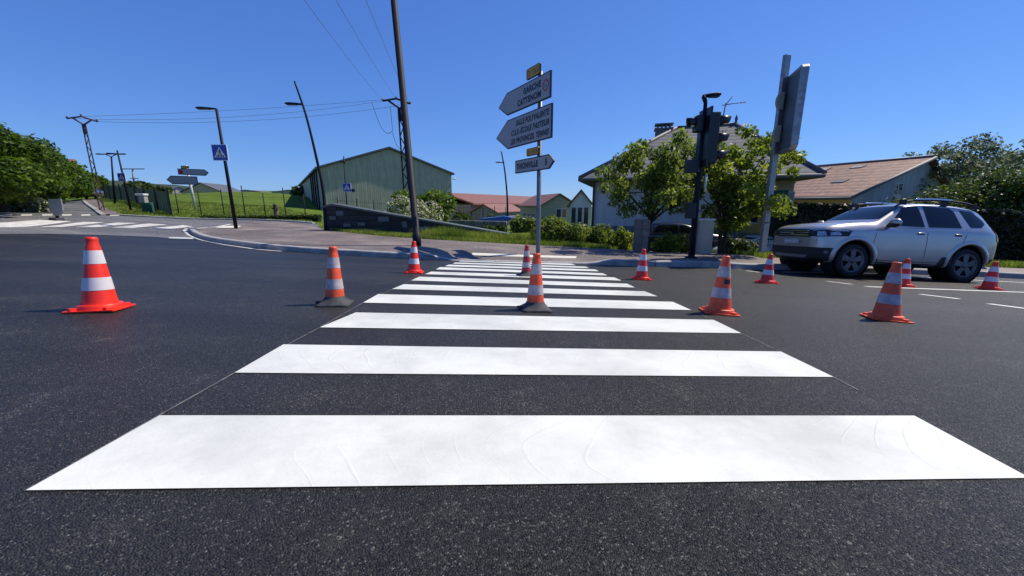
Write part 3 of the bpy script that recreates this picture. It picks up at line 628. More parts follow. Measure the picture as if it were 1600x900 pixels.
# left-hand street lamp with crossing sign
def lamp_head(parent, at_, dirx, L=.55, m='pole', name='lamp_head'):
    R = Matrix.Rotation(0 if dirx > 0 else math.pi, 3, 'Z'); b = MB(); prof = [(0,.035,.03),(.15,.045,.04),(.35,.11,.045),(.7,.14,.05),(.9,.10,.04),(1,.02,.015)]
    vs = []; n = 12
    for t_, w, h in prof:
        for k in range(n): a = 2*math.pi*k/n; vs.append(Vector(at_)+R @ Vector((t_*L, w*math.cos(a), h*math.sin(a)+.04*t_)))
    fs = [(i*n+k, i*n+(k+1)%n, (i+1)*n+(k+1)%n, (i+1)*n+k) for i in range(len(prof)-1) for k in range(n)]
    b.add(vs, fs, True); b.add(vs[:n], [tuple(range(n))]); b.add(vs[-n:], [tuple(range(n))])
    o = b.build(name, m, parent)
    MB().box(Vector(at_)+R @ Vector((L*.62,0,-.022)), (L*.5,.15,.015)).build('lamp_glass', 'glass', o); return o
g = GS(369,357); Y = g.y; top = pix(338,170,Y)-g
t = thing('street_lamp', g, 0, 'short dark street lamp carrying a blue crossing sign on the kerb corner', 'street lamp')
MB().tube([(0,0,-.05),top*.5,top], [.075,.062,.05], 14).build('pole', 'pole', t)
lamp_head(t, top, -1, .85)
c = pix(347,239,Y)-g; s_ = (pix(347,226.5,Y).z-pix(347,251.5,Y).z); crossing_sign(t, (c.x, c.z), s_, -.13)
# tall leaning pole
g = GS(652,384); Y = g.y; top = pix(611.5,-38,Y)-g
t = thing('utility_pole', g, 0, 'very tall dark pole leaning left behind the kerb, running out of the picture', 'pole')
MB().tube([(0,0,-.1),(top.x*.02,0,.35),(top.x*.022,0,.36),top], [.13,.13,.105,.085], 18).build('pole', 'pole', t)
MB().box((0,-.125,.75), (.10,.02,.3)).build('access_door', 'black', t)
# curved street lamps
def curved_lamp(base, pts, r, head, dirx, label, Lh=1., name='street_lamp', sign=None, extra=None):
    t = thing(name, base, 0, label, 'street lamp'); Yb = base.y
    P3 = [Vector((0,0,-.1))]+[pix(px, py, Yb)-base for px, py in pts]
    P3 = smooth(P3, 5); n = len(P3); MB().tube(P3, [r*(1-.55*i/(n-1)) for i in range(n)], 12).build('pole', 'pole', t)
    if head: lamp_head(t, pix(*head, Yb)-base, dirx, Lh)
    return t
g = G(508,352); g.y = 17.2; g.x = pix(508,352,17.2).x; g.z = float(S(g.x,g.y))
curved_lamp(g, [(505,300),(494,245),(478,180),(460,127)], .075, (474,163), -1, 'tall curved street lamp rising behind the left end of the stone wall', .78)
Y = 38; g = pix(793,352,Y); g.z = pix(793,352,Y).z
curved_lamp(g, [(793,330),(792,300),(788,262),(783,236)], .11, (788,254), -1, 'thin distant street lamp standing in front of the red roofs', .85)

# lamp with crossing sign near the hangar (543)
Y = 25; g = pix(543,336,Y); t = thing('sign_mast', Vector((g.x,Y,g.z)), 0, 'slim mast with blue crossing sign in front of the metal hall', 'mast')
top = pix(537,244,Y)-g
MB().tube([(0,0,-1.2),(0,0,0),top], [.06,.055,.035], 10).build('pole', 'pole', t)
c = pix(543,293,Y)-g; crossing_sign(t, (c.x, c.z), .52, -.09)
MB().box((c.x+.36,-.02,c.z-.18), (.18,.15,.2)).build('signal_box', 'black', t)
MB().box((top.x-.1,0,top.z-.35), (.35,.08,.06)).build('crossarm', 'pole', t)

# direction sign on the left
g = G(306,329); Y = g.y; top = pix(291,258,Y)-g
t = thing('direction_sign_post', g, 0, 'distant white post with two arrow boards by the green field', 'direction sign')
MB().tube([(0,0,-.1),top], [.09,.08], 10).build('post', 'frame', t)
def lp(px, py): q = pix(px, py, Y)-g; return (q.x, q.z)
panel(t, [lp(281,273),lp(323,275),lp(328,270),lp(321,265),lp(279.5,263.5)], y0=-.14, bw=.05)
panel(t, [lp(262.5,281),(lp(272,288)),lp(312,289),lp(309.5,276),lp(269,274.5)], y0=-.14, bw=.05)
u = lp(291,261.5); panel(t, [(u[0]-.28,u[1]-.1),(u[0]+.28,u[1]-.1),(u[0]+.28,u[1]+.1),(u[0]-.28,u[1]+.1)], 'yellow', y0=-.14, bw=.03, name='road_number_plate')
u = lp(285,269); vs = [(u[0]+.17*math.cos(a*math.pi/8), u[1]+.17*math.sin(a*math.pi/8)) for a in range(16)]; MB().prism(vs, -.146, -.142, lambda a, b, c: (a, c, b)).build('limit_roundel', 'red', t)
# lamp with sign far left and twin lamp
g = G(205,330.5); Y = g.y; top = pix(183,235,Y)-g
t = thing('street_lamp', g, 0, 'distant lamp post with blue crossing sign beside the green fence', 'street lamp')
MB().tube([(0,0,-.1),top], [.065,.045], 10).build('pole', 'pole', t)
lamp_head(t, pix(184,240.5,Y)-g, -1, .8)
c = pix(193,277,Y)-g; crossing_sign(t, (c.x, c.z), .52, -.14)
g = G(180,322); g = Vector((pix(180,322,34).x, 34, float(T(pix(180,322,34).x,34)))); Y = 34; top = pix(174,245,Y)-g
t = thing('street_lamp', g, 0, 'distant twin armed street lamp beside the uphill road', 'street lamp')
MB().tube([(0,0,-.1),top], [.08,.055], 10).build('pole', 'pole', t)
for sg, dz in ((-1,.2),(1,.2)):
    MB().tube([top, top+Vector((.45*sg,0,dz))], .035, 6).build('arm', 'pole', t); lamp_head(t, top+Vector((.3*sg,0,dz)), sg, 1.0)
# small T pylon far
Y = 70; g = pix(210,300,Y); g.z = float(T(g.x, Y)); top = pix(207,264,Y)-g
t = thing('utility_pole', g, 0, 'small distant T shaped wire pole beyond the green fence', 'pole')
MB().tube([(0,0,-.2),top], [.18,.12], 6).build('pole', 'greysteel', t); MB().box(top, (4.2,.15,.15)).build('crossarm', 'greysteel', t); MB().box(top+Vector((0,0,-1.6)), (1.5,.12,.12)).build('crossarm', 'greysteel', t)

# lattice wire pylons
def pylon(base, top, w, label, armw, m, arm_pts):
    t = thing('wire_pylon', base, 0, label, 'pylon')
    b = MB(); ax_ = top.normalized(); n = 13
    for sx in (-1, 1):
        b.tube([Vector((sx*w*.6,0,-.3)), top+Vector((sx*w*.36,0,0))], w*.17, 4)
    for i in range(n):
        a, c = i/n, (i+1)/n; wa, wc = w*(.6-.24*a), w*(.6-.24*c); s_ = 1 if i % 2 else -1
        b.tube([top*a+Vector((s_*wa,0,0)), top*c+Vector((-s_*wc,0,0))], w*.10, 4)
    b.tube([top*.90, top*1.005], w*.42, 6); b.build('lattice_mast', m, t)
    q = MB(); P_ = [top+Vector(p) for p in arm_pts]
    q.tube([P_[0], P_[1], P_[2]], armw, 6); q.tube([top, P_[0].lerp(P_[1],.35)], armw, 6); q.tube([top, P_[2].lerp(P_[1],.35)], armw, 6); q.build('crossarm', m, t)
    for p in P_: MB().lathe([(.0,.16),(.04,.15),(.07,.10),(.04,.08),(.07,.02),(.04,-.02),(.0,-.03)], 10, c=p).build('insulator', 'greysteel', t)
    return [base+p for p in P_]
g = G(158,320); Y1 = 27.; b1_ = Vector((pix(158,321,Y1).x, Y1, float(T(pix(158,321,Y1).x, Y1)))); top = pix(131,195,Y1)-b1_
e = [pix(105,185,Y1)-b1_-top, pix(127,182,Y1)-b1_-top, pix(152,190,Y1)-b1_-top]
w1 = pylon(b1_, top, .27, 'reddish lattice pylon leaning by the uphill road', .05, 'rust', e)
Y2 = 30.; b2_ = Vector((pix(638,330,Y2).x, Y2, float(T(pix(638,330,Y2).x, Y2)))); top = pix(625,170,Y2)-b2_
e = [pix(598,157.5,Y2)-b2_-top, pix(619,154,Y2)-b2_-top, pix(641,162,Y2)-b2_-top]
w2 = pylon(b2_, top, .36, 'dark lattice pylon with insulators in front of the metal hall', .07, 'pole', e)
def wire(a, b, sag, n=16): return [a.lerp(b, i/n)-Vector((0,0,4*sag*(i/n)*(1-i/n))) for i in range(n+1)]
for a, b, sag, lab in ((w1[0],w2[0],.5,'lower of the long wires between the two lattice pylons'),(w1[1],w2[1],.15,'upper wire between the two lattice pylons'),(w1[2],w2[2],.5,'middle wire between the two lattice pylons')):
    tag(MB().tube(wire(a,b,sag), .010, 5).build('overhead_wire', 'greysteel'), lab, 'wire', 'overhead wires')
for a, (px, py), lab in ((w2[0],(478,-8),'leftmost of three wires rising over the road from the dark pylon'),(w2[1],(527,-8),'middle of three wires rising over the road from the dark pylon'),(w2[2],(573,-8),'rightmost of three wires rising over the road, nearest the leaning pole')):
    b = pix(px, py, 13.5); d = (b-a); end = a+d*1.6; tag(MB().tube(wire(a,end,.25), .008, 5).build('overhead_wire', 'greysteel'), lab, 'wire', 'overhead wires')
for (pa, pb, sag) in (((581,160),(613,204),.9),((610,166),(614,204),.5),((613,206),(625,232),.3)):
    tag(MB().tube(wire(pix(*pa,Y2), pix(*pb,Y2), sag), .016, 5).build('hanging_cable', 'pole'), {581:'longest cable loop hanging left of the dark lattice pylon', 610:'middle cable hanging down beside the dark lattice pylon', 613:'lowest short cable entering the dark lattice pylon'}[pa[0]], 'cable', 'loops of cable on the dark pylon')

# ---------------------------------------------------------------- traffic light
g = GS(1080,403); Y = g.y; top = pix(1102.5,160,Y)-g
t = thing('traffic_light', g, 0, 'black traffic light pole with signal heads and a street lamp on top', 'traffic light')
L2 = lambda px, py, dy=0: pix(px, py, Y+dy)-g
MB().tube([(0,0,-.05),top*.45,top], [.085,.07,.045], 16).build('pole', 'pole', t)
MB().lathe([(.16,0),(.16,.02),(.09,.05),(.085,.1)], 16).build('foot', 'pole', t)
q = MB(); hd = L2(1099,150); q.tube([top, hd+Vector((0,0,-.0))], [.05,.05], 12); q.build('lamp_neck', 'pole', t)
lamp_head(t, L2(1098,150), 1, .46)
k = Y/F
def hexbox(c, w, d, h): return MB().box(c, (w,d,h))
c = L2(1109,217); box_ = hexbox(c, .32, .30, 1.25).build('signal_head', 'black', t, .03)
MB().prism([(-.02,-.72),(.03,-.72),(.03,.72),(-.02,.72)], -.32, .32, lambda u, v, w: (c.x-.17+u, c.y+w, c.z+v)).build('backboard', 'black', t, .01)
def visor(parent, c, dx, r=.12, L=.30):
    b = MB(); n = 14; vs = []
    for i in range(n+1):
        a = rad(-30+240*i/n)
        for x, s_ in ((0, 1.), (L*(1-.35*abs(i-n/2)/(n/2)), .92)): vs.append((c[0]+dx*x, c[1]+r*math.cos(a)*s_, c[2]+r*math.sin(a)*s_))
    b.add(vs, [(2*i, 2*i+1, 2*i+3, 2*i+2) for i in range(n)], True); o = b.build('visor', 'black', parent)
    sm_ = o.modifiers.new('s', 'SOLIDIFY'); sm_.thickness = .012
    MB().lathe([(.0,.0),(r*.95,.0),(r*.95,.03)], 16, 'X', c=(c[0]+dx*.03-.015, c[1], c[2])).build('lens', 'glass', parent); return o
for dz in (.42, 0, -.42): visor(box_, (c.x+.16, c.y, c.z+dz), 1, .15, .33)
c2 = L2(1091,194); b3 = hexbox(c2, .2, .25, .40).build('signal_head', 'black', t, .03); visor(b3, (c2.x-.09, c2.y, c2.z+.02), -1, .14, .22)
MB().lathe([(.0,0),(.10,.0),(.10,.02)], 16, 'X', c=(c2.x-.15, c2.y, c2.z+.02)).build('lens', 'frame', b3)
q = MB()
for py in (188,203,222,238): u = L2(1103.5-(py-188)*.09, py); q.box(u+Vector((0,-.16,0)), (.025,.012,.17))
q.build('reflective_strip', 'frame', t)
c3 = L2(1081.5,260); hexbox(c3, .33, .22, .32).build('pedestrian_signal', 'black', t, .02)
MB().tube([c3, L2(1093,262)], .03, 8).build('arm', 'black', t)
c4 = L2(1079,329); hexbox(c4, .20, .22, .42).build('push_button_box', 'black', t, .02)
c5 = L2(1098,283); MB().tube([c5+Vector((.08,0,-.28)), c5+Vector((.08,0,.18))], .03, 8).build('white_tube', 'frame', t)
# ---------------------------------------------------------------- large sign seen edge on
g = GS(1190,400); Y = g.y; top = pix(1230,86,Y)-g
t = thing('large_road_sign', g, 0, 'big grey sign panel seen nearly edge on, clamped high on a steel post', 'road sign')
q = MB()
R = Matrix.Rotation(rad(18), 3, 'Z')
vs = []
for z_, pnt in ((0, Vector((0,0,-.1))), (1, top)):
    for dx, dy in ((-.10,-.05),(.10,-.05),(.10,.05),(-.10,.05)): vs.append(pnt+R @ Vector((dx,dy,0)))
q.add(vs, [(0,1,2,3),(7,6,5,4),(0,4,5,1),(1,5,6,2),(2,6,7,3),(3,7,4,0)]); q.build('post', 'galv', t, .01)
A_ = Vector((pix(1217,240,Y+.15).x, Y+.15, 0)); B_ = Vector((pix(1253,150,Y-1.05).x, Y-1.05, 0)); d = (B_-A_); Lp = d.length; d.normalize(); nrm = Vector((d.y, -d.x, 0))
zt_ = pix(1262,98,B_.y).z; zb_ = pix(1244,233,B_.y).z
r_ = .12; prof = [(0,zb_+r_*.6),(r_*.5,zb_),(Lp-r_,zb_),(Lp,zb_+r_),(Lp,zt_-r_*.7),(Lp-r_*.7,zt_),(r_*.5,zt_),(0,zt_-r_*.6)]
fr_ = MB().prism(prof, -.08, .08, lambda u, v, w: A_+d*u+nrm*w+Vector((0,0,v))-g).build('sign_case', 'galv', t, .012)
MB().prism([(.07,zb_+.08),(Lp-.10,zb_+.08),(Lp-.10,zt_-.08),(.07,zt_-.08)], -.083, .083, lambda u, v, w: A_+d*u+nrm*w+Vector((0,0,v))-g).build('sign_back', 'shutter', fr_)
for py in (158,209):
    c = pix(1217 if py < 180 else 1212, py, Y-.12)-g; n = 16; vs = [(c.x-.13*math.sin(math.pi*i/n)+.05, c.z+.22*math.cos(math.pi*i/n)) for i in range(n+1)]+[(c.x+.12, c.z-.22),(c.x+.12,c.z+.22)]
    MB().prism(vs, -.16, -.08, lambda u, v, w: (u, w, v)).build('clamp_disc', 'beige', t, .01)
for py in (327,348): c = pix(1197.5,py,Y)-g; MB().box((c.x,0,c.z), (.23,.13,.03), R).build('strap', 'black', t)

# ---------------------------------------------------------------- roadside boxes
g = GS(1093,393); Y = 12.3; g = Vector((pix(1092,393,Y).x, Y, 0)); g.z = float(off_verge(g.x, Y))
t = thing('utility_cabinet', g, rad(-8), 'plain beige utility cabinet standing behind the traffic light pole', 'utility cabinet')
h = pix(1100,344,Y).z-g.z; MB().box((.1,0,h/2-.05), (.44,.34,h+.1)).build('cabinet_body', 'beige', t, .01); MB().box((.1,0,h+.025), (.50,.40,.05)).build('cabinet_lid', 'frame', t, .01)
MB().box((.1,-.173,h*.48), (.36,.008,h*.82)).build('cabinet_door', 'beige', t)
Y = 12.9; g = Vector((pix(1000,389,Y).x, Y, 0)); g.z = float(off_verge(g.x, Y)); h = pix(1001,343,Y).z-g.z
t = thing('board_box', g, rad(-4), 'weathered grey box of upright boards beside the garden tree', 'box')
q = MB()
for i in range(2): q.box((-.105+.21*i,0,h/2-.04), (.203,.3,h+.08))
q.build('upright_board', 'wood', t, .006)
MB().box((0,-.165,h*.86), (.46,.03,.28)).build('cross_board', 'wood', t, .004); MB().box((0,-.165,h*.60), (.46,.03,.24)).build('cross_board', 'wood', t, .004)

# ---------------------------------------------------------------- stone wall
Yl, Yr = 17.2, 14.6
wl = Vector((pix(508,348,Yl).x, Yl, 0)); wr = Vector((pix(792,372,Yr+.9).x, Yr+.9, 0)); dv = (wr-wl); Lw = dv.length; dv.normalize()
t = thing('stone_wall', (wl.x, wl.y, float(S(wl.x, wl.y))), math.atan2(dv.y, dv.x), 'dark slab stone wall whose sloping top falls towards the right', 'wall')
z0 = float(S(wl.x, wl.y))
ztl = pix(512,322,Yl).z-z0; ztr = pix(789,367,Yr+.9).z-z0; zbr = ztr-.45
prof = [(0,-.3),(Lw,min(-.4,zbr-.3)),(Lw,ztr),(.45,ztl+.05),(0,ztl-.06)]
MB().prism(prof, 0, .42, lambda u, v, w: (u, w, v)).build('wall_body', 'slab', t)
cp_ = [(-.05,ztl-.09),(.45,ztl+.03),(Lw+.03,ztr-.02),(Lw+.03,ztr+.05),(.44,ztl+.11),(-.05,ztl-.02)]
MB().prism(cp_, -.06, .48, lambda u, v, w: (u, w, v)).build('coping', 'coping', t, .01)
random.seed(3); sl_ = MB()
row = 0
for u, dz, w, h in [(.6,.28,.35,.2),(.25,.55,.3,.16),(.9,.75,.35,.13),(1.6,.6,.36,.14),(2.6,.22,.5,.2),(3.7,.3,.22,.24),(4.5,.33,.4,.16),(2.0,.95,.3,.12),(5.6,.25,.22,.18),(6.2,.28,.3,.18),(7.2,.3,.5,.22),(3.1,.8,.2,.25),(4.1,.85,.35,.14),(8.1,.3,.4,.15),(6.7,.62,.3,.12)]:
    if u+w > Lw: continue
    zt2 = ztl+.03+(ztr-ztl)*((u+w*.5-.45)/(Lw-.45)); sl_.box((u+w/2, -.004, zt2-dz), (w, .02, h))
sl_.build('pale_slabs', 'pale_slab', t)

# ---------------------------------------------------------------- foliage
def leaf_cloud(centers, radii, n, size, seed=0, up=.35, aspect=.55, shell=.0, droop=0.):
    r = np.random.default_rng(seed); C_ = np.array(centers); R_ = np.array(radii); w = (R_**2).mean(1) if R_.ndim > 1 else R_**2; w = w/w.sum()
    k = r.choice(len(C_), n, p=w); d = r.normal(size=(n,3)); d /= np.linalg.norm(d, axis=1)[:,None]
    rr_ = r.random(n)**(1/2.2); rr_ = shell+(1-shell)*rr_
    p = C_[k]+d*(R_[k] if R_.ndim > 1 else R_[k][:,None])*rr_[:,None]
    p[:,2] -= droop*r.random(n)
    nrm = d*.6+r.normal(size=(n,3))*.7; nrm[:,2] += up; nrm /= np.linalg.norm(nrm, axis=1)[:,None]
    a = np.cross(nrm, r.normal(size=(n,3))); a /= np.linalg.norm(a, axis=1)[:,None]; b = np.cross(nrm, a)
    s = size*(.6+.8*r.random(n))[:,None]; l = a*s; w_ = b*s*aspect
    q = np.stack([p-l, p+w_+nrm*s*.15, p+l, p-w_+nrm*s*.15], 1).reshape(-1, 3)
    return q
def leaf_obj(name, q, m, parent=None):
    n = len(q)//4; me = bpy.data.meshes.new(name); me.vertices.add(len(q)); me.vertices.foreach_set('co', q.astype(np.float32).ravel())
    me.loops.add(4*n); me.loops.foreach_set('vertex_index', np.arange(4*n, dtype=np.int32)); me.polygons.add(n)
    me.polygons.foreach_set('loop_start', np.arange(0, 4*n, 4, dtype=np.int32)); me.polygons.foreach_set('loop_total', np.full(n, 4, np.int32)); me.update(calc_edges=True); me.validate()
    me.materials.append(M[m]); o = bpy.data.objects.new(name, me); COL.objects.link(o)
    if parent is not None: o.parent = parent
    return o
def tree(base, H, cr, label, m, n=6000, leaf=.12, clumps=16, trunk=.12, cz=.6, name='tree', forks=6, lean=0., crv=None, cl_r=.36, seed=1, group=None, trunk_h=.35, stems=1, spread=.9):
    r = random.Random(seed); t = thing(name, base, 0, label, 'tree', group)
    c0 = Vector((lean, 0, H*cz)); rad3 = Vector((cr, cr*.95, (crv or H*(1-cz)*1.0)))
    cs = []; rs = []
    for i in range(clumps):
        d = Vector((r.gauss(0,1), r.gauss(0,1), r.gauss(0,1))).normalized(); u = r.random()**.45*spread*(1-cl_r*.5)
        cs.append(c0+Vector((d.x*rad3.x, d.y*rad3.y, d.z*rad3.z))*u); rs.append(cr*cl_r*r.uniform(.6, 1.15))
    q_ = leaf_cloud(cs, [(q, q, q*.8) for q in rs], n, leaf, seed)
    lo_, hi_ = np.percentile(q_[:,2], .5), np.percentile(q_[:,2], 99.7); zl = max(c0.z-rad3.z, H*.12); k3 = (H-zl)/(hi_-lo_); kr = cr/np.percentile(np.abs(q_[:,0]-c0.x), 98.5)
    fz = lambda z: zl+(z-lo_)*k3
    q_[:,2] = fz(q_[:,2]); q_[:,0] = c0.x+(q_[:,0]-c0.x)*kr; q_[:,1] *= kr
    cs = [Vector((c0.x+(c_.x-c0.x)*kr, c_.y*kr, fz(c_.z))) for c_ in cs]
    leaf_obj('crown', q_, m, t)
    b = MB()
    for s_ in range(stems):
        bx = (s_-(stems-1)/2)*trunk*1.6; fk = Vector((lean*.35+bx*2.5, r.uniform(-.1,.1), H*trunk_h)); mid = Vector((bx+lean*.1+r.uniform(-.08,.08), 0, H*trunk_h*.5))
        b.tube([Vector((bx,0,-.25)), Vector((bx*1.0,0,.12)), mid, fk], [trunk*1.5, trunk*1.1, trunk, trunk*.85], 9)
        for i in range(forks):
            k_ = r.randrange(len(cs)) ; e_ = cs[(i*stems+s_) % len(cs)] if i < len(cs) else cs[k_]
            st = mid.lerp(fk, r.uniform(.6,1)); m1 = st.lerp(e_, .45)+Vector((r.uniform(-.1,.1), r.uniform(-.1,.1), .08*H*r.uniform(-.2,.6)))
            b.tube([st, m1, e_], [trunk*.55, trunk*.35, trunk*.08], 6)
            for j in range(2):
                e2 = cs[r.randrange(len(cs))]; 
                if (e2-m1).length < cr*1.1: b.tube([m1, m1.lerp(e2,.5)+Vector((0,0,.05)), e2], [trunk*.28, trunk*.18, trunk*.05], 5)
    b.build('trunk', 'bark', t); return t
# garden trees
Y = 13.2; g = Vector((pix(1011,374,Y).x, Y, float(off_verge(pix(1011,374,Y).x, Y))))
tree(g, pix(1010,212,Y).z-g.z, 1.62, 'spreading garden tree with dark forked trunk in front of the pale house', 'leaf_yard', 8500, .052, 62, .085, .66, crv=1.25, seed=5, lean=.1, cl_r=.18, forks=9, trunk_h=.32)
Y = 12.9; g = Vector((pix(1128,385,Y).x, Y, float(off_verge(pix(1128,385,Y).x, Y))))
tree(g, pix(1150,206,Y).z-g.z, 1.65, 'loose yellow green garden tree with leaning stems between traffic light and big sign', 'leaf_yellow', 9500, .055, 72, .065, .62, crv=1.6, seed=11, lean=.22, cl_r=.17, forks=9, trunk_h=.3, stems=2)
# avenue row at the left
row_px = [(-60,178,14),(-18,186,16.5),(18,204,19.5),(44,218,24),(66,232,29),(86,247,35),(103,256,42),(117,246,50),(132,263,58),(146,278,66),(158,290,75)]
for i, (px, py, Yq) in enumerate(row_px):
    H = pix(px, py+(5 if i < 4 else -3), Yq).z; px -= 16; b_ = pix(px, 325, Yq); b_.z = float(T(b_.x, Yq)); H -= b_.z
    cr = 1.9+Yq*.026
    lab = ['', ][0] if False else ['leafy avenue tree cut by the left edge, closest of the row', 'dense avenue tree second from the left edge', 'dense avenue tree above the pale shrub', 'avenue tree third behind the pale shrub along the road',
      'avenue tree midway up the row, under the highest red roof tip', 'avenue tree midway up the row, left of the grey sign back', 'avenue tree behind the grey sign back', 'round topped avenue tree behind the pale van', 'avenue tree above the dark parked car', 'avenue tree left of the reddish pylon foot', 'smallest avenue tree at the far end of the row'][i]
    tree(b_, H, cr, lab, 'leaf_row', 42000 if i < 4 else 14000, .032+Yq*.0026, 40, .22, .58, crv=H*.41, seed=20+i, group='trees of the avenue row', cl_r=.34, forks=4, trunk_h=.25, name='avenue_tree')
# trees at the right
def rt(px, pyb, pyt, Yq, cr, lab, m, n, leaf, seed, cz=.6, **k):
    b_ = pix(px, pyb, Yq); b_.z = float(T(b_.x, Yq)); H = pix(px, pyt, Yq).z-b_.z
    return tree(b_, H, cr, lab, m, n, leaf, seed=seed, cz=cz, **k)
rt(1478,380,212,25,3.2,'tall grey green birch rising behind the gable of the orange roofed house','leaf_birch',11000,.07,31,.62,clumps=70,cl_r=.16,crv=2.6,trunk=.15)
rt(1555,380,236,27,2.6,'slim birch with drooping top at the right skyline','leaf_birch',6000,.07,32,.66,clumps=46,cl_r=.15,crv=2.6,trunk=.13)
rt(1510,390,268,20,2.6,'dark bushy tree behind the rear of the silver car','leaf_dark',17000,.07,33,.55,clumps=30,cl_r=.34)
rt(1590,390,262,19,2.6,'dark bushy tree at the right edge above the hedge','leaf_dark',17000,.07,34,.55,clumps=30,cl_r=.34)
rt(1445,390,310,19,1.6,'low green bush tree between the orange roofed house and the car','leaf_dark',9000,.07,36,.55,clumps=22,cl_r=.34)
for px, pt_ in ((1573,232),(1588,240),(1604,236)):
    rt(px,380,pt_,26,.7,{1573:'leftmost thin bare topped spruce on the right skyline',1588:'middle thin bare topped spruce on the right skyline',1604:'rightmost thin spruce, cut by the picture edge'}[px],'leaf_birch',260,.10,40+px,.5,clumps=14,cl_r=.5,crv=2.9,trunk=.07,group='thin spruces on the right skyline',name='spruce')
def bush(px, pyb, pyt, Yq, cr, lab, m, n, leaf, seed, fn=T, flowers=None, cat='shrub', ry=.9, clumps=14, cl_r=.42, name='shrub', group=None):
    b_ = pix(px, pyb, Yq); b_.z = float(fn(b_.x, Yq)); H = max(.25, pix(px, pyt, Yq).z-b_.z); r = random.Random(seed)
    t = thing(name, b_, 0, lab, cat, group); cs = []; rs = []
    for i in range(clumps):
        a = r.uniform(0, 6.28); u = r.random()**.5*.72; h = r.uniform(.15, .85)*H*(1-.45*u*u); cs.append((cr*u*math.cos(a), cr*ry*u*math.sin(a), h)); q = min(cr, H)*cl_r*r.uniform(.7, 1.15); rs.append((q, q, q))
    leaf_obj('foliage', leaf_cloud(cs, rs, n, leaf, seed), m, t)
    b = MB()
    for c_ in cs[:8]: b.tube([(0,0,-.15), Vector(c_)*.5+Vector((0,0,.05)), c_], [.03,.02,.008], 5)
    b.build('stems', 'bark', t)
    if flowers: q = leaf_cloud(cs, rs, flowers[0], flowers[1], seed+1, shell=.75); leaf_obj('blossom', q, flowers[2], t)
    return t
bush(662,352,283,20,1.75,'tall feathery bright green shrub in front of the metal hall','leaf_bush',11000,.10,50,clumps=26,cl_r=.33)
bush(648,350,308,18.2,1.25,'rounded shrub covered in cream blossom behind the stone wall','leaf_bush',2500,.06,51,flowers=(3800,.055,'petal'),clumps=20)
bush(-5,330,180,12,1.4,'',  'leaf_row',10,.1,1) if False else None
bush(30,326,300,22,1.5,'pale grey green shrub under the first avenue trees','leaf_birch',4500,.12,52,flowers=(900,.06,'petal'))
bush(860,378,336,15.5,.85,'leafy shrub growing right behind the direction sign post','leaf_yard',5000,.06,53,off_verge,clumps=18)
bush(895,380,345,15.2,.9,'low garden shrub with small pink flowers left of the pale house','leaf_yard',4500,.055,54,off_verge,flowers=(120,.035,'petal'),clumps=18)
bush(940,382,352,15,.8,'low shrub against the left corner of the pale house','leaf_yard',3000,.055,55,off_verge)
bush(972,382,352,14.6,.55,'tall weeds below the plinth of the pale house','leaf_yellow',1800,.05,56,off_verge)
bush(1050,388,366,13.4,.75,'bright green weeds in front of the parked dark car','leaf_yellow',2600,.045,57,off_verge)
bush(815,362,335,22,.9,'green shrub left of the direction sign post','leaf_yard',2600,.08,58,flowers=(60,.09,'white_petal'))
bush(760,368,352,20,1.3,'low dark bush over the end of the stone wall','leaf_dark',2600,.08,59)
bush(1150,392,372,13.2,.8,'dark bush in front of the white picket fence','leaf_dark',2200,.06,60,off_verge)
bush(735,345,331,30,3.5,'long dark hedge like bush below the red roofs','leaf_dark',4000,.15,61)
bush(470,303,292,60,1.8,'small dark tree clump at the far end of the metal hall','leaf_dark',900,.3,62)
bush(212,300,286,48,2.0,'bush rising beyond the green fence','leaf_dark',900,.25,63)
bush(240,302,290,50,2.2,'second bush rising beyond the green fence, next to the cabinet','leaf_dark',900,.25,64)
# clipped hedges
def hedge(a, b, th, h0, h1, lab, n, leaf, m='leaf_hedge', zf=T):
    a = Vector(a); b = Vector(b); d = b-a; L_ = d.length; z0_ = min(float(zf(a.x,a.y)), float(zf(b.x,b.y))); t = thing('hedge', (a.x, a.y, z0_), math.atan2(d.y, d.x), lab, 'hedge')
    MB().prism([(0,-.3),(L_,-.3),(L_,h1-.08),(0,h0-.08)], .08, th-.08, lambda u, v, w: (u, w, v)).build('hedge_core', 'leaf_hedge', t)
    r = np.random.default_rng(n); u = r.random(n)*L_; f = r.random(n); v = r.random(n); hh = h0+(h1-h0)*u/L_
    front = f < .6; p = np.stack([u, np.where(front, r.normal(0,.04,n)+.05, r.random(n)*th), np.where(front, v*hh, hh-.05+r.normal(0,.035,n))], 1)
    q = leaf_cloud([(0,0,0)], [1.], n, leaf, n); q = (q.reshape(n,4,3)-q.reshape(n,4,3).mean(1, keepdims=True)+p[:,None,:]).reshape(-1,3)
    leaf_obj('foliage', q, m, t); return t
Yh = 14.0
a_ = pix(1222,330,Yh); b_ = pix(1640,330,Yh-.6)
hl = [pix(1222,316,Yh), pix(1345,319,Yh)]
hedge((a_.x,Yh,0), (b_.x,Yh-.6,0), 1.1, pix(1222,317,Yh).z-float(T(b_.x,Yh-.6)), pix(1600,332,Yh-.6).z-float(T(b_.x,Yh-.6)), 'long dark clipped hedge behind the silver car', 16000, .06)

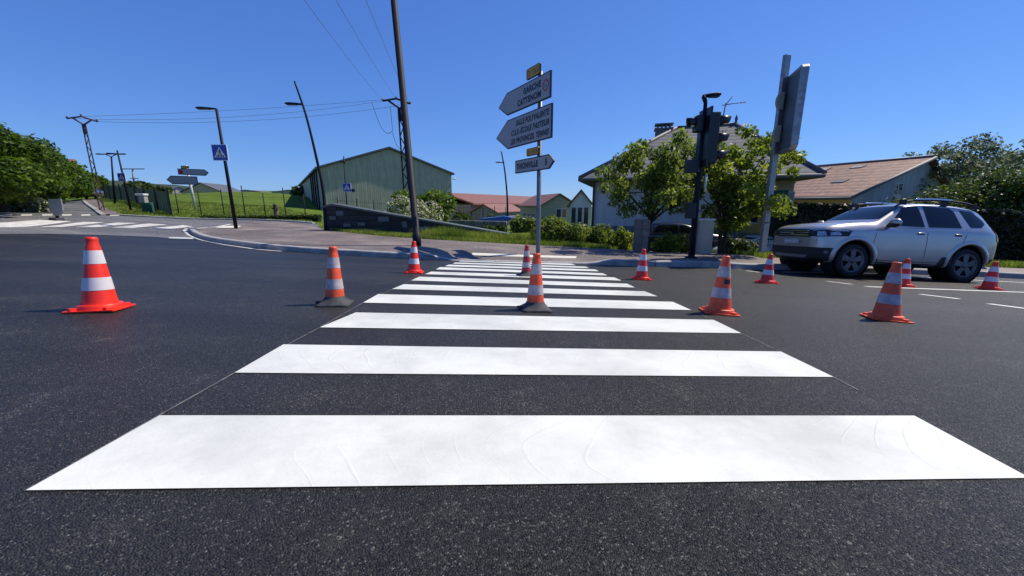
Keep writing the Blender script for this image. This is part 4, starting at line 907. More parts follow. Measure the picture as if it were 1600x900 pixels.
# ---------------------------------------------------------------- grass
def grass(name, poly, n, h, w, fn, seed, m='blade', hv=.5):
    r = np.random.default_rng(seed); xs = [p[0] for p in poly]; ys = [p[1] for p in poly]; x = r.uniform(min(xs), max(xs), n*3); y = r.uniform(min(ys), max(ys), n*3)
    k = inside(x, y, poly); x = x[k][:n]; y = y[k][:n]; n = len(x); z = fn(x, y)-.01
    dens = np.sin(x*1.7+3*np.sin(y*.9))*np.cos(y*2.3+x*.6); hh = h*(.45+hv*r.random(n)+.35*np.clip(dens,0,1)); a = r.uniform(0, 6.28, n); l = r.normal(0, .3, (n,2))*hh[:,None]
    c = np.stack([x,y,z],1); s = np.stack([np.cos(a), np.sin(a), 0*a],1)*w*(.6+.8*r.random(n))[:,None]; tp = c+np.stack([l[:,0], l[:,1], hh],1)
    q = np.stack([c-s, c+s, tp+s*.15, tp-s*.15],1).reshape(-1,3); return tag(leaf_obj(name, q, m), kind='stuff', label='uneven green grass and weeds along the footway', cat='grass')
front = verge_poly
grass('verge_grass', [p for p in front if p[0] < 16], 90000, .19, .012, off_verge, 5)
fieldp = poly2([G(190,336), G(250,339.5), G(310,342), G(400,343.5), G(488,348), pix(500,330,30), pix(420,330,34), pix(300,330,36), pix(215,330,36), pix(160,325,30)])
grass('field_grass', fieldp, 22000, .13, .03, lambda x, y: T(x,y)+.03, 6)
drape('field_soil_base', fieldp, 'grass', T, .035, 1.0)

grass('tall_weeds', [(p[0], p[1]) for p in poly2([GS(640,369), GS(700,373), GS(800,378), GS(940,386), GS(1000,389)])]+[(4.5, 14.6), (0, 15.2), (-2.5, 16.2)], 5000, .42, .012, off_verge, 9)
# ---------------------------------------------------------------- fences
def post_fence(name, px_list, lab, m='pole', Yf=None, wires=3):
    pts = []
    for px, pt_, pb in px_list:
        Yq = Yf(px); q = pix(px, pb, Yq); z = float(T(q.x, Yq)); pts.append((Vector((q.x, Yq, z)), pix(px-(pb-pt_)*.12, pt_, Yq).z-z))
    t = thing(name, pts[0][0], 0, lab, 'fence'); o = pts[0][0]
    for p, h in pts: MB().tube([p-o-Vector((0,0,.2)), p-o+Vector((0,0,h))], .032, 6).build('post', m, t)
    w = MB()
    for k in range(wires):
        f_ = .25+.7*k/max(1, wires-1)
        for (p, h), (p2_, h2_) in zip(pts[:-1], pts[1:]): w.tube([p-o+Vector((0,0,min(h,1.5)*f_)), p2_-o+Vector((0,0,min(h2_,1.5)*f_))], .007, 4)
    w.build('wires', m, t); return t
post_fence('wire_fence', [(278,296,325),(313,298,325),(349,296,326),(382,290,327),(414,302,329),(446,293,331),(477,304,334)], 'wire fence with dark posts along the green field', Yf=lambda px: 27-(px-278)*.012)
post_fence('mesh_fence', [(530,308,345),(560,310,346),(586,312,348),(607,314,350)], 'green mesh fence with thin posts in front of the metal hall', Yf=lambda px: 22.)
post_fence('mesh_fence', [(702,318,345),(717,318,345),(755,320,345),(773,322,346),(790,324,346)], 'thin posts of the fence in front of the red roofs', Yf=lambda px: 34.)
# green slatted fence on the left
ya, yb = 26., 44.; pa = pix(236,330,24.5); pb_ = pix(168,318,46.)
pa = Vector((pa.x, 24.5+1.5, 0)); pb_ = Vector((pb_.x, 46., 0)); dv = pb_-pa; L_ = dv.length; za = float(T(pa.x, pa.y)); zb2 = float(T(pb_.x, pb_.y))
t = thing('slat_fence', (pa.x, pa.y, za), math.atan2(dv.y, dv.x), 'dark green fence of upright slats running up beside the road', 'fence')
q = MB(); n = 64
for i in range(n): u = L_*(i+.5)/n; q.box((u, 0, (zb2-za)*u/L_+.75), (L_/n*.62, .05, 1.6))
q.build('slats', mat('green_fence', (.02,.06,.045), .6), t)
for i in range(9): u = L_*i/8; MB().box((u, .06, (zb2-za)*u/L_+.8), (.09,.09,2.0)).build('post', 'pole', t)
# picket fence
pa = pix(1124,378,14.2); pb_ = pix(1215,380,14.0); za = float(off_verge(pa.x, 14.2)); t = thing('picket_fence', (pa.x, 14.2, za), math.atan2(-.2, pb_.x-pa.x), 'low pale blue white picket fence behind the garden tree', 'fence')
L_ = pb_.x-pa.x; hp = pix(1124,374,14.2).z-za; q = MB(); n = 26
for i in range(n): q.box((L_*(i+.5)/n, 0, hp/2), (L_/n*.66, .02, hp))
q.build('pickets', mat('pale_pickets', (.42,.47,.52), .7), t); q = MB(); q.box((L_/2,.02,hp*.8),(L_,.03,.05)); q.box((L_/2,.02,hp*.3),(L_,.03,.05)); q.build('rail', 'frame', t)
# concrete garden wall below red roofs
pa = pix(688,356,24.); pb_ = pix(792,362,21.5); za = float(T(pa.x, 24.)); dv = Vector((pb_.x-pa.x, -2.5, 0)); t = thing('garden_wall', (pa.x, 24., za), math.atan2(dv.y, dv.x), 'weathered concrete post and panel wall right of the metal hall', 'wall')
hw_ = pix(740,346,23.).z-za; L_ = dv.length; MB().box((L_/2,0,hw_/2-.2), (L_,.08,hw_+.4)).build('panels', 'concrete', t)
q = MB(); 
for i in range(24): q.box((L_*(i+.5)/24,-.06,hw_/2-.2), (.08,.06,hw_+.42))
q.build('upright_ribs', 'wood', t); MB().box((L_/2,0,hw_+.03), (L_,.16,.06)).build('wall_cap', 'concrete', t)
p_ = pix(780,343,24.5); tag(MB().prism([(-1.4,0),(-1.1,.16),(-.4,.22),(.3,.30),(1.0,.18),(1.5,.06),(1.5,0)], 0, 1.2, lambda u, v, w: (p_.x+u, 24.6+w, p_.z-.1+v)).build('tarpaulin', 'tarp'), 'crumpled blue tarpaulin showing above the concrete garden wall', 'tarpaulin')

# ---------------------------------------------------------------- buildings
def window(parent, R0, w, h, name='window', n=2, frame='frame', glass='glass', depth=.05):   # R0(u,v,w) maps local wall coords
    o = MB().prism([(0,0),(w,0),(w,h),(0,h)], -.03, .04, R0).build(name, frame, parent)
    for i in range(n):
        a = w*i/n+.04; b = w*(i+1)/n-.04; MB().prism([(a,.05),(b,.05),(b,h-.05),(a,h-.05)], -.034, -.028, R0).build('pane', glass, o)
    return o
# metal hall
C0 = Vector((pix(505,330,36).x, 36, 0)); u_ = Vector((.86,.51,0)).normalized(); n_ = Vector((-.51,.86,0)).normalized(); wH = 12.6; lH = 40
zE = pix(505,262,36).z; apex = 6.3; zR = pix(607,232,36+.51*apex).z
t = thing('metal_hall', (C0.x, C0.y, 0), math.atan2(u_.y, u_.x), 'large grey green metal clad hall with shallow gable roof', 'hall')
MB().prism([(0,-4),(wH,-4),(wH,zE-.05),(apex,zR-.05),(0,zE-.05)], 0, lH, lambda a, b, c: (a, c, b)).build('walls', 'cladding', t)
q = MB()
for sa, sb, za_, zb_2 in ((-.3,apex,zE-.12,zR),(wH+.35,apex,zE-.14,zR)):
    q.add([(sa,-.25,za_),(sb,-.25,zb_2),(sb,lH,zb_2),(sa,lH,za_),(sa,-.25,za_+.16),(sb,-.25,zb_2+.16),(sb,lH,zb_2+.16),(sa,lH,za_+.16)], [(0,1,2,3),(4,7,6,5),(0,4,5,1),(1,5,6,2),(2,6,7,3),(3,7,4,0)])
q.build('roof', 'shutter', t)
q = MB()
for i in range(4): q.box((-.06, 2.5+i*2.6, 1.2), (.14,.25,6.0))
q.build('side_posts', 'pole', t)
MB().tube([(wH+.12,.3,-3),(wH+.12,.3,zE-.1)], .07, 6).build('downpipe', 'pole', t); MB().ell((wH+.35,-.1,zE-.55), (.25,.12,.08), 6).build('wall_lamp', 'frame', t)
# pale main house
YA, YB = 18., 15.6; A = pix(927,283,YA); B = pix(1262,277,YB); zE = 1.80
ux = Vector((B.x-A.x, YB-YA, 0)); WH = ux.length; ux.normalize(); vy = Vector((-ux.y, ux.x, 0)); th = math.atan2(ux.y, ux.x); DP = 9.5
t = thing('house', (A.x, A.y, 0), th, 'large pale house with grey hipped roof behind the garden trees', 'house')
W2 = WH*.74
MB().box((W2/2, DP/2, (zE-.55)/2), (W2, DP, zE+.55)).build('walls', 'house_wall', t)
MB().box((W2+(WH-W2)/2, DP/2+.6, (zE-.05-1.2)/2), (WH-W2, DP-1.2, zE+1.1)).build('side_wing', 'ochre_wall', t)
MB().box((W2/2, DP/2, -1.1), (W2+.06, DP+.06, 1.65)).build('plinth', 'plinth', t)
MB().box((W2+(WH-W2)/2, DP/2+.6, -1.2), (WH-W2+.04, DP-1.16, 1.3)).build('plinth', 'plinth', t)
loc = lambda q: Vector(((q-Vector((A.x,A.y,0))).dot(ux), (q-Vector((A.x,A.y,0))).dot(vy), q.z))
r1 = loc(pix(1058,203,21.2)); r2 = loc(pix(1152,190,20.4)); zr = (r1.z+r2.z)/2; yr = DP/2; o_ = .55
e = [(-o_,-o_,zE),(WH+o_*.6,-o_,zE),(WH+o_*.6,DP+o_,zE),(-o_,DP+o_,zE),(r1.x,yr,zr),(r2.x,yr,zr+.02)]
q = MB().add(e, [(0,1,5,4),(1,2,5),(2,3,4,5),(3,0,4)]); q.add([(a, b, c-.14) for a, b, c in e[:4]], [(0,1,2,3)]); q.add([e[0],e[1],e[2],e[3]]+[(a,b,c-.14) for a,b,c in e[:4]], [(0,1,5,4),(1,2,6,5),(2,3,7,6),(3,0,4,7)])
rf = q.build('roof', 'grey_tile', t)
q = MB()
for a, b in ((0,4),(1,5),(4,5)): q.tube([Vector(e[a])+Vector((0,0,.03)), Vector(e[b])+Vector((0,0,.03))], .09, 8)
q.build('ridge_tiles', 'shutter', rf)
q = MB(); q.tube([(-o_-.05,-o_-.05,zE-.06),(WH+o_*.6,-o_-.05,zE-.06)], .07, 8); q.build('gutter', 'shutter', t)
for x_ in (.05, W2-.1): MB().tube([(x_,-.08,-1.2),(x_,-.08,zE-.1),(x_,-o_,zE-.08)], .05, 8).build('downpipe', 'shutter' if x_ < 1 else 'frame', t)
cl_ = loc(pix(1037,200,21.6)); zc = pix(1037,203,21.6).z; ch = MB().box((cl_.x, cl_.y, zc-1.3), (.8,.6,2.6)).build('chimney', 'chimney', rf)
q = MB().box((cl_.x, cl_.y, zc+.02), (.92,.72,.08))
for i in range(4): q.box((cl_.x-.3+.2*i, cl_.y, zc+.13), (.08,.5,.16))
q.box((cl_.x, cl_.y, zc+.25), (.9,.7,.06)); q.build('chimney_cap', 'chimney', ch)
q = MB(); f_ = Vector((r2.x, yr, zr)); q.lathe([(.12,0),(.05,.2),(.08,.3),(.03,.45),(.0,.55)], 8, c=f_); q.build('finial', 'shutter', rf)
an = loc(pix(1128,190,20.7)); at_ = pix(1128,160,20.7).z; q = MB(); q.tube([(an.x,yr,zr-.2),(an.x+.12,yr,at_)], .03, 6); q.tube([(an.x-.05,yr,at_-.1),(an.x+1.0,yr,at_-.0)], .02, 5); q.tube([(an.x-.4,yr,at_-.75),(an.x+.15,yr,at_-.65)], .02, 5)
for i in range(6): q.tube([(an.x+.2+.15*i,yr-.2,at_-.08),(an.x+.2+.15*i,yr+.2,at_-.02)], .012, 4)
q.tube([(an.x+.1,yr,at_-.1),(an.x+.4,yr,at_+.3)], .02, 5); q.build('antenna', 'shutter', rf)
FW = lambda x0, z0_, y_=0: (lambda a, b, c: (x0+a, y_+c, z0_+b))
def wx(px, py=340): # local x of image column on the front wall
    best = min(((abs(pix(px, py, YA+(YB-YA)*s/200).x-(A.x+ux.x*WH*s/200)), s) for s in range(0, 221))); return WH*best[1]/200
window(t, FW(wx(978), -1.15, -.035), .7, .62, n=2, frame='shutter')
window(t, FW(wx(1148), -.1, 0), .9, 1.2, n=2); window(t, FW(wx(1112), -.1, 0), .8, 1.1, n=2)
window(t, FW(min(wx(1225), WH-1.15), .15, .6), 1.0, 1.05, n=2)
aw = MB().prism([(0,0),(1.5,0),(1.5,.26),(0,.26)], -.5, -.4, FW(W2+.1, .98, .6)).build('awning', 'green_awning', t)
MB().box((W2-1.4,-.03,-1.0), (2.0,.06,1.5)).build('garage_door', 'shutter', t)
MB().box((wx(1062),-.04,-1.1), (2.6,.06,1.45)).build('garage_door', 'plinth', t)
# orange roofed house
Cc = pix(1333,304,22); th2 = rad(20); U_ = Vector((math.cos(th2), math.sin(th2), 0)); zE = Cc.z; sA = 6.3; zA = pix(1437,249,22+sA*math.sin(th2)).z
t = thing('house', (Cc.x, 22, 0), th2, 'house with mottled orange tiled roof and blank grey gable', 'house')
wR = 10.5; zER = zE+.1; LL = 7.
MB().prism([(0,-2),(wR,-2),(wR,zER-.9),(sA,zA-.06),(0,zE-.06)], 0, LL, lambda a, b, c: (a, c, b)).build('walls', 'grey_wall', t)
MB().prism([(-.03,-2),(0.0,-2),(0.0,zE-.06),(-.03,zE-.06)], -.0, LL, lambda a, b, c: (a, c, b)).build('side_wall', 'ochre_wall', t)
q = MB(); sl2 = (zA-zE)/sA; sr2 = (zA-(zER-.9))/(wR-sA)
q.add([(-.6,-.35,zE-.6*sl2),(sA,-.35,zA),(sA,LL+.3,zA),(-.6,LL+.3,zE-.6*sl2)]+[(-.6,-.35,zE-.6*sl2+.12),(sA,-.35,zA+.12),(sA,LL+.3,zA+.12),(-.6,LL+.3,zE-.6*sl2+.12)], [(0,1,2,3),(4,7,6,5),(0,4,5,1),(1,5,6,2),(2,6,7,3),(3,7,4,0)])
q.add([(wR+.4,-.35,zER-.9-.4*sr2),(sA,-.35,zA),(sA,LL+.3,zA),(wR+.4,LL+.3,zER-.9-.4*sr2)]+[(wR+.4,-.35,zER-.9-.4*sr2+.12),(sA,-.35,zA+.12),(sA,LL+.3,zA+.12),(wR+.4,LL+.3,zER-.9-.4*sr2+.12)], [(0,1,2,3),(4,7,6,5),(0,4,5,1),(1,5,6,2),(2,6,7,3),(3,7,4,0)])
rf = q.build('roof', 'mottled', t)
q = MB(); q.tube([(-.62,-.37,zE-.6*sl2+.06),(sA,-.37,zA+.06)], .09, 6); q.tube([(-.66,-.3,zE-.6*sl2),(-.66,LL,zE-.6*sl2)], .08, 6); q.tube([(sA,-.3,zA+.14),(sA,LL+.3,zA+.14)], .10, 6); q.build('edge_trim', 'shutter', rf)
def onroof(s, y_, w, l, m, name, h=.05):
    z_ = lambda a: zE+sl2*a+.12
    return MB().add([(s,y_,z_(s)+h),(s+w,y_,z_(s+w)+h),(s+w,y_+l,z_(s+w)+h),(s,y_+l,z_(s)+h)]+[(s,y_,z_(s)-.05),(s+w,y_,z_(s+w)-.05),(s+w,y_+l,z_(s+w)-.05),(s,y_+l,z_(s)-.05)], [(0,1,2,3),(4,7,6,5),(0,4,5,1),(1,5,6,2),(2,6,7,3),(3,7,4,0)]).build(name, m, rf)
for s, y_ in ((1.9,1.7),(1.9,4.9),(5.0,2.6),(5.0,4.7)):
    o1 = onroof(s, y_, .55, .7, 'concrete' if s > 4 else 'shutter', 'skylight', .06); MB().v
MB().box((.9,5.6,zE+.75), (.45,.45,1.0)).build('chimney', 'rust', rf)
window(t, FW(3.55, zE-.35, 0), .85, 1.05, n=2, frame='frame'); window(t, FW(5.7, zE-.55, 0), .9, 1.25, n=1, frame='frame', glass='sign_white')
# generic gabled house
def gable(Cpx, Yc, thd, w, L_, zE_py, zA_py, lab, wall, roof, wins=(), sh=.25):
    Cq = pix(Cpx, zE_py, Yc); zE = Cq.z; Yap = Yc+w/2*math.sin(rad(thd)); zA = pix(Cpx, zA_py, Yap).z
    t = thing('house', (Cq.x, Yc, 0), rad(thd), lab, 'house')
    MB().prism([(0,-5),(w,-5),(w,zE-.05),(w/2,zA-.05),(0,zE-.05)], 0, L_, lambda a, b, c: (a, c, b)).build('walls', wall, t)
    q = MB(); s_ = (zA-zE)/(w/2)
    for sg, e0 in ((1,-sh),(-1,w+sh)):
        ze = zE-sh*s_; q.add([(e0,-.25,ze),(w/2,-.25,zA),(w/2,L_+.2,zA),(e0,L_+.2,ze),(e0,-.25,ze+.12),(w/2,-.25,zA+.12),(w/2,L_+.2,zA+.12),(e0,L_+.2,ze+.12)], [(0,1,2,3),(4,7,6,5),(0,4,5,1),(1,5,6,2),(2,6,7,3),(3,7,4,0)])
    q.build('roof', roof, t)
    for (a, z_, ww, hh, n) in wins: window(t, FW(a, zE+z_, 0), ww, hh, n=n)
    return t, zE
t, ze_ = gable(846,38,12,3.6,9,321,304,'small house with brown gabled roof behind the shrubs','olive_wall','brown_tile',((1.5,-1.2,1.1,.9,2),))
W90 = lambda y0_, z0_: (lambda a, b, c: (c, y0_+a, z0_+b))
for i in range(4): window(t, W90(.6+i*1.9, ze_-2.1), 1.0, 1.3, n=2)
t, ze_ = gable(891,30,-11,1.6,7,318,298,'narrow white gabled house with a glazed veranda beside the pale house','house_wall','brown_tile')
for i in range(3): window(t, FW(.08+.47*i, ze_-2.0, 0), .40, 1.75, n=1)
# long red roofed building
def long_roof():
    YL, YR = 52., 78.; L0 = pix(690,303,YL); R0_ = pix(835,313,YR); d = Vector((R0_.x-L0.x, YR-YL, 0)); L_ = d.length
    zR_ = L0.z; zE_ = pix(690,320,YL-3).z
    t = thing('long_building', (L0.x, YL, 0), math.atan2(d.y, d.x), 'long low building with plain red tiled roof', 'building')
    MB().box((L_/2, 0, (zE_-6)/2), (L_, 9, zE_+6)).build('walls', 'plinth', t)
    q = MB()
    for sg in (-1, 1): q.add([(0,sg*5,zE_),(L_,sg*5,zE_),(L_,0,zR_),(0,0,zR_)]+[(0,sg*5,zE_+.2),(L_,sg*5,zE_+.2),(L_,0,zR_+.2),(0,0,zR_+.2)], [(0,1,2,3),(4,7,6,5),(0,4,5,1),(1,5,6,2),(2,6,7,3),(3,7,4,0)])
    q.build('roof', 'red_tile', t)
    q = MB()
    for i in range(9): q.prism([(2+i*3.4,-.2),(4.2+i*3.4,-.2),(4.2+i*3.4,1.4),(2+i*3.4,1.4)], -4.56, -4.5, lambda a, b, c: (a, c, zE_-2.4+b))
    q.build('windows', 'glass', t)
long_roof()
gable(737,50,-20,3.4,10,331,320,'low annex with orange red gable roof in front of the long building','plinth','red_tile')
# roof among avenue trees, farm roofs on the left skyline
t, _ = gable(50,62,-42,5,4.5,262,246,'red roof tip showing above the avenue trees','ochre_wall','red_tile')
t = gable(283,75,10,7,9,300,286,'distant tan house with grey roof behind the left arrow signs','ochre_wall','shutter')
t = gable(255,78,60,5,9,300,292,'distant pale grey roof left of the tan house','sign_white','greysteel')
for px, w, lab in ((360,9,'low distant farm building on the skyline above the field'),(425,10,'second low distant building on the skyline left of the metal hall')):
    gable(px,120,5,w,8,300,297,lab,'olive_wall','chimney')

# ---------------------------------------------------------------- small things at the left
g = G(226,330); Yq = 27.; g = pix(224,322,Yq); g.z = float(T(g.x, Yq)); t = thing('utility_cabinet', g, 0, 'small cabinet with white hood and dark green door at the end of the slat fence', 'utility cabinet')
MB().box((.35,0,.3), (.62,.4,.72)).build('cabinet_body', 'green_awning', t, .02); MB().box((.1,0,.9), (.38,.3,.5)).build('meter_box', 'sign_white', t, .02); MB().box((.05,-.02,1.2), (.6,.4,.13)).build('cabinet_hood', 'plain_white', t, .03)
g = G(89,344.5); Yq = g.y; t = thing('temporary_sign', g, 0, 'grey back of a small signboard on a short foot in the middle of the road', 'road sign')
k1 = lambda px, py: (lambda q: (q.x, q.z))(pix(px, py, Yq)-g)
MB().prism([k1(76,311), k1(96,311), k1(99.5,330), k1(96,336), k1(87,337.5), k1(80,330)][::-1], -.03, .02, lambda a, b, c: (a, c, b)).build('sign_back', mat('dull_grey_plate', (.20,.22,.24), .55), t, .01)
MB().tube([(0,.04,0), (0,.04,k1(90,325)[1])], .05, 8).build('post', 'pole', t); MB().box((0,0,.05), (.3,.3,.12)).build('foot', 'rubber', t, .02)
g = G(432,340); t = thing('fire_hydrant', g, 0, 'small red hydrant standing on the grass edge across the road', 'hydrant')
MB().lathe([(.0,.95),(.09,.93),(.14,.85),(.12,.8),(.11,.2),(.17,.15),(.17,0)], 14).build('hydrant_body', 'rust', t); MB().tube([(-.22,0,.62),(.22,0,.62)], .055, 10).build('outlet', 'rust', t)
hedge((pix(300,330,25).x,25.6,0), (pix(492,336,24).x,24.2,0), .5, .32, .4, 'low dark trimmed planting strip along the edge of the field', 4000, .09, 'leaf_dark')

# ---------------------------------------------------------------- cars
def projector(bvh, o, u, v, d):
    o, u, v, d = Vector(o), Vector(u), Vector(v), Vector(d).normalized()
    def f(a, b, off=.004):
        s = o+u*a+v*b; hit, nrm, i, dist = bvh.ray_cast(s, d)
        if hit is None: return None
        if nrm.dot(d) > 0: nrm = -nrm
        return hit+nrm*off
    return f
def decal(name, poly, pr, m, parent, off=.004, step=.05):
    bm = bmesh.new(); f = bm.faces.new([bm.verts.new((a, b, 0)) for a, b in poly]); bmesh.ops.triangulate(bm, faces=[f])
    for ax_ in (0, 1):
        lo = min(p[ax_] for p in poly); hi = max(p[ax_] for p in poly); q = lo+step
        while q < hi: bmesh.ops.bisect_plane(bm, geom=bm.verts[:]+bm.edges[:]+bm.faces[:], plane_co=(q,0,0) if ax_ == 0 else (0,q,0), plane_no=(1,0,0) if ax_ == 0 else (0,1,0), dist=1e-5); q += step
    dead = []
    for v in bm.verts:
        h = pr(v.co.x, v.co.y, off)
        if h is None: dead.append(v)
        else: v.co = h
    bmesh.ops.delete(bm, geom=dead, context='VERTS')
    for f in bm.faces: f.smooth = True
    me = bpy.data.meshes.new(name); bm.to_mesh(me); bm.free(); me.materials.append(M[m]); o = bpy.data.objects.new(name, me); COL.objects.link(o); o.parent = parent; return o
M['car_silver'] = mat('silver_car_paint', (.47,.455,.435), .30, metal=.6, var=.05, scale=3, coat=1.)
M['car_dark'] = mat('dark_car_paint', (.008,.012,.03), .25, var=.1, coat=1.)
M['car_plum'] = mat('plum_car_paint', (.05,.02,.04), .3, var=.1, coat=1.)
M['car_pale'] = mat('pale_van_paint', (.45,.52,.50), .35, var=.1, coat=.6)
M['trim'] = mat('black_plastic', (.015,.016,.018), .6, var=.2)
M['seam'] = mat('door_gap', (.05,.055,.06), .7)
M['tyre'] = mat('tyre_rubber', (.018,.018,.019), .8, var=.2, bump=.2)
M['alloy'] = mat('dark_alloy', (.14,.142,.145), .45, metal=.6, var=.2)
M['carglass'] = mat('tinted_glass', (.004,.006,.010), .06, var=.1, spec=.45)
M['chrome'] = mat('chrome', (.75,.76,.78), .12, metal=1., var=.05)
M['lamp'] = mat('headlamp_glass', (.42,.45,.48), .08, metal=.5, var=.4, scale=18, coat=1)
M['taillamp'] = mat('tail_lamp_red', (.5,.02,.02), .15, var=.15, coat=1)
M['plate'] = mat('number_plate', (.5,.52,.52), .5)
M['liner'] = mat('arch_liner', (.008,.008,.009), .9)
def body_mesh(stations, sub=2):
    vs = []; n = 0
    for (x, zb, hw, zbelt, hb, zt_, ht) in stations:
        zm = zb+(zbelt-zb)*.62
        half = [(0,zb),(hw*.72,zb),(hw-.035,zb+.04),(hw,zb+.16),(hw+.004,zm),(hw-.004,zbelt-.07),(hb,zbelt),(ht+(hb-ht)*.12,zt_-.115*min(1,(zt_-zbelt)/.3)),(ht-.05,zt_-.045*min(1,(zt_-zbelt)/.3)),(ht*.62,zt_-.008),(0,zt_)]
        ring = [(x, y, z) for y, z in half]+[(x, -y, z) for y, z in half[-2:0:-1]]; n = len(ring); vs += ring
    fs = [(i*n+k, i*n+(k+1)%n, (i+1)*n+(k+1)%n, (i+1)*n+k) for i in range(len(stations)-1) for k in range(n)]
    fs += [tuple(range(n)), tuple(range((len(stations)-1)*n, len(stations)*n))[::-1]]
    me = bpy.data.meshes.new('b'); me.from_pydata(vs, [], fs); bm = bmesh.new(); bm.from_mesh(me); bmesh.ops.recalc_face_normals(bm, faces=bm.faces); bm.to_mesh(me); bm.free()
    o = bpy.data.objects.new('b', me); COL.objects.link(o); s_ = o.modifiers.new('s', 'SUBSURF'); s_.levels = s_.render_levels = sub
    return o
def ev(o):
    dg = bpy.context.evaluated_depsgraph_get(); me = bpy.data.meshes.new_from_object(o.evaluated_get(dg)); old = o.data; o.modifiers.clear(); o.data = me; return o
def make_wheel(parent, c, sy, R=.342, W=.22, rim='alloy', spokes=5):
    w = MB().lathe([(R*.66,-W/2+.01),(R*.90,-W/2),(R*.98,-W/2+.025),(R,-W/2+.05),(R,W/2-.05),(R*.98,W/2-.025),(R*.90,W/2),(R*.66,W/2-.01),(R*.62,0),(R*.66,-W/2+.01)], 36, 'Y', c=c).build('wheel', 'tyre', parent)
    f = c[1]+sy*(W/2-.02); q = MB()
    q.lathe([(R*.70,-.012*sy),(R*.72,.012*sy),(R*.66,.014*sy),(R*.60,-.03*sy)], 36, 'Y', c=(c[0], f, c[2]))
    for k in range(spokes):
        a = 2*math.pi*k/spokes+.3; Rm = Matrix.Rotation(-a, 3, 'Y')
        vs = [Rm @ Vector(p) for p in ((.04,0,-.042),(R*.66,0,-.062),(R*.66,0,.062),(.04,0,.042),(.04,-.035*sy,-.03),(R*.66,-.035*sy,-.045),(R*.66,-.035*sy,.045),(.04,-.035*sy,.03))]
        q.add([Vector((c[0], f, c[2]))+v for v in vs], [(0,1,2,3),(4,7,6,5),(0,4,5,1),(1,5,6,2),(2,6,7,3),(3,7,4,0)])
    q.lathe([(0,.012*sy),(.05,.010*sy),(.065,-.01*sy)], 20, 'Y', c=(c[0], f, c[2])); q.build('rim', rim, w)
    MB().lathe([(0,-.05*sy),(R*.64,-.05*sy)], 24, 'Y', c=(c[0], f, c[2])).build('brake_disc', 'liner', w); return w
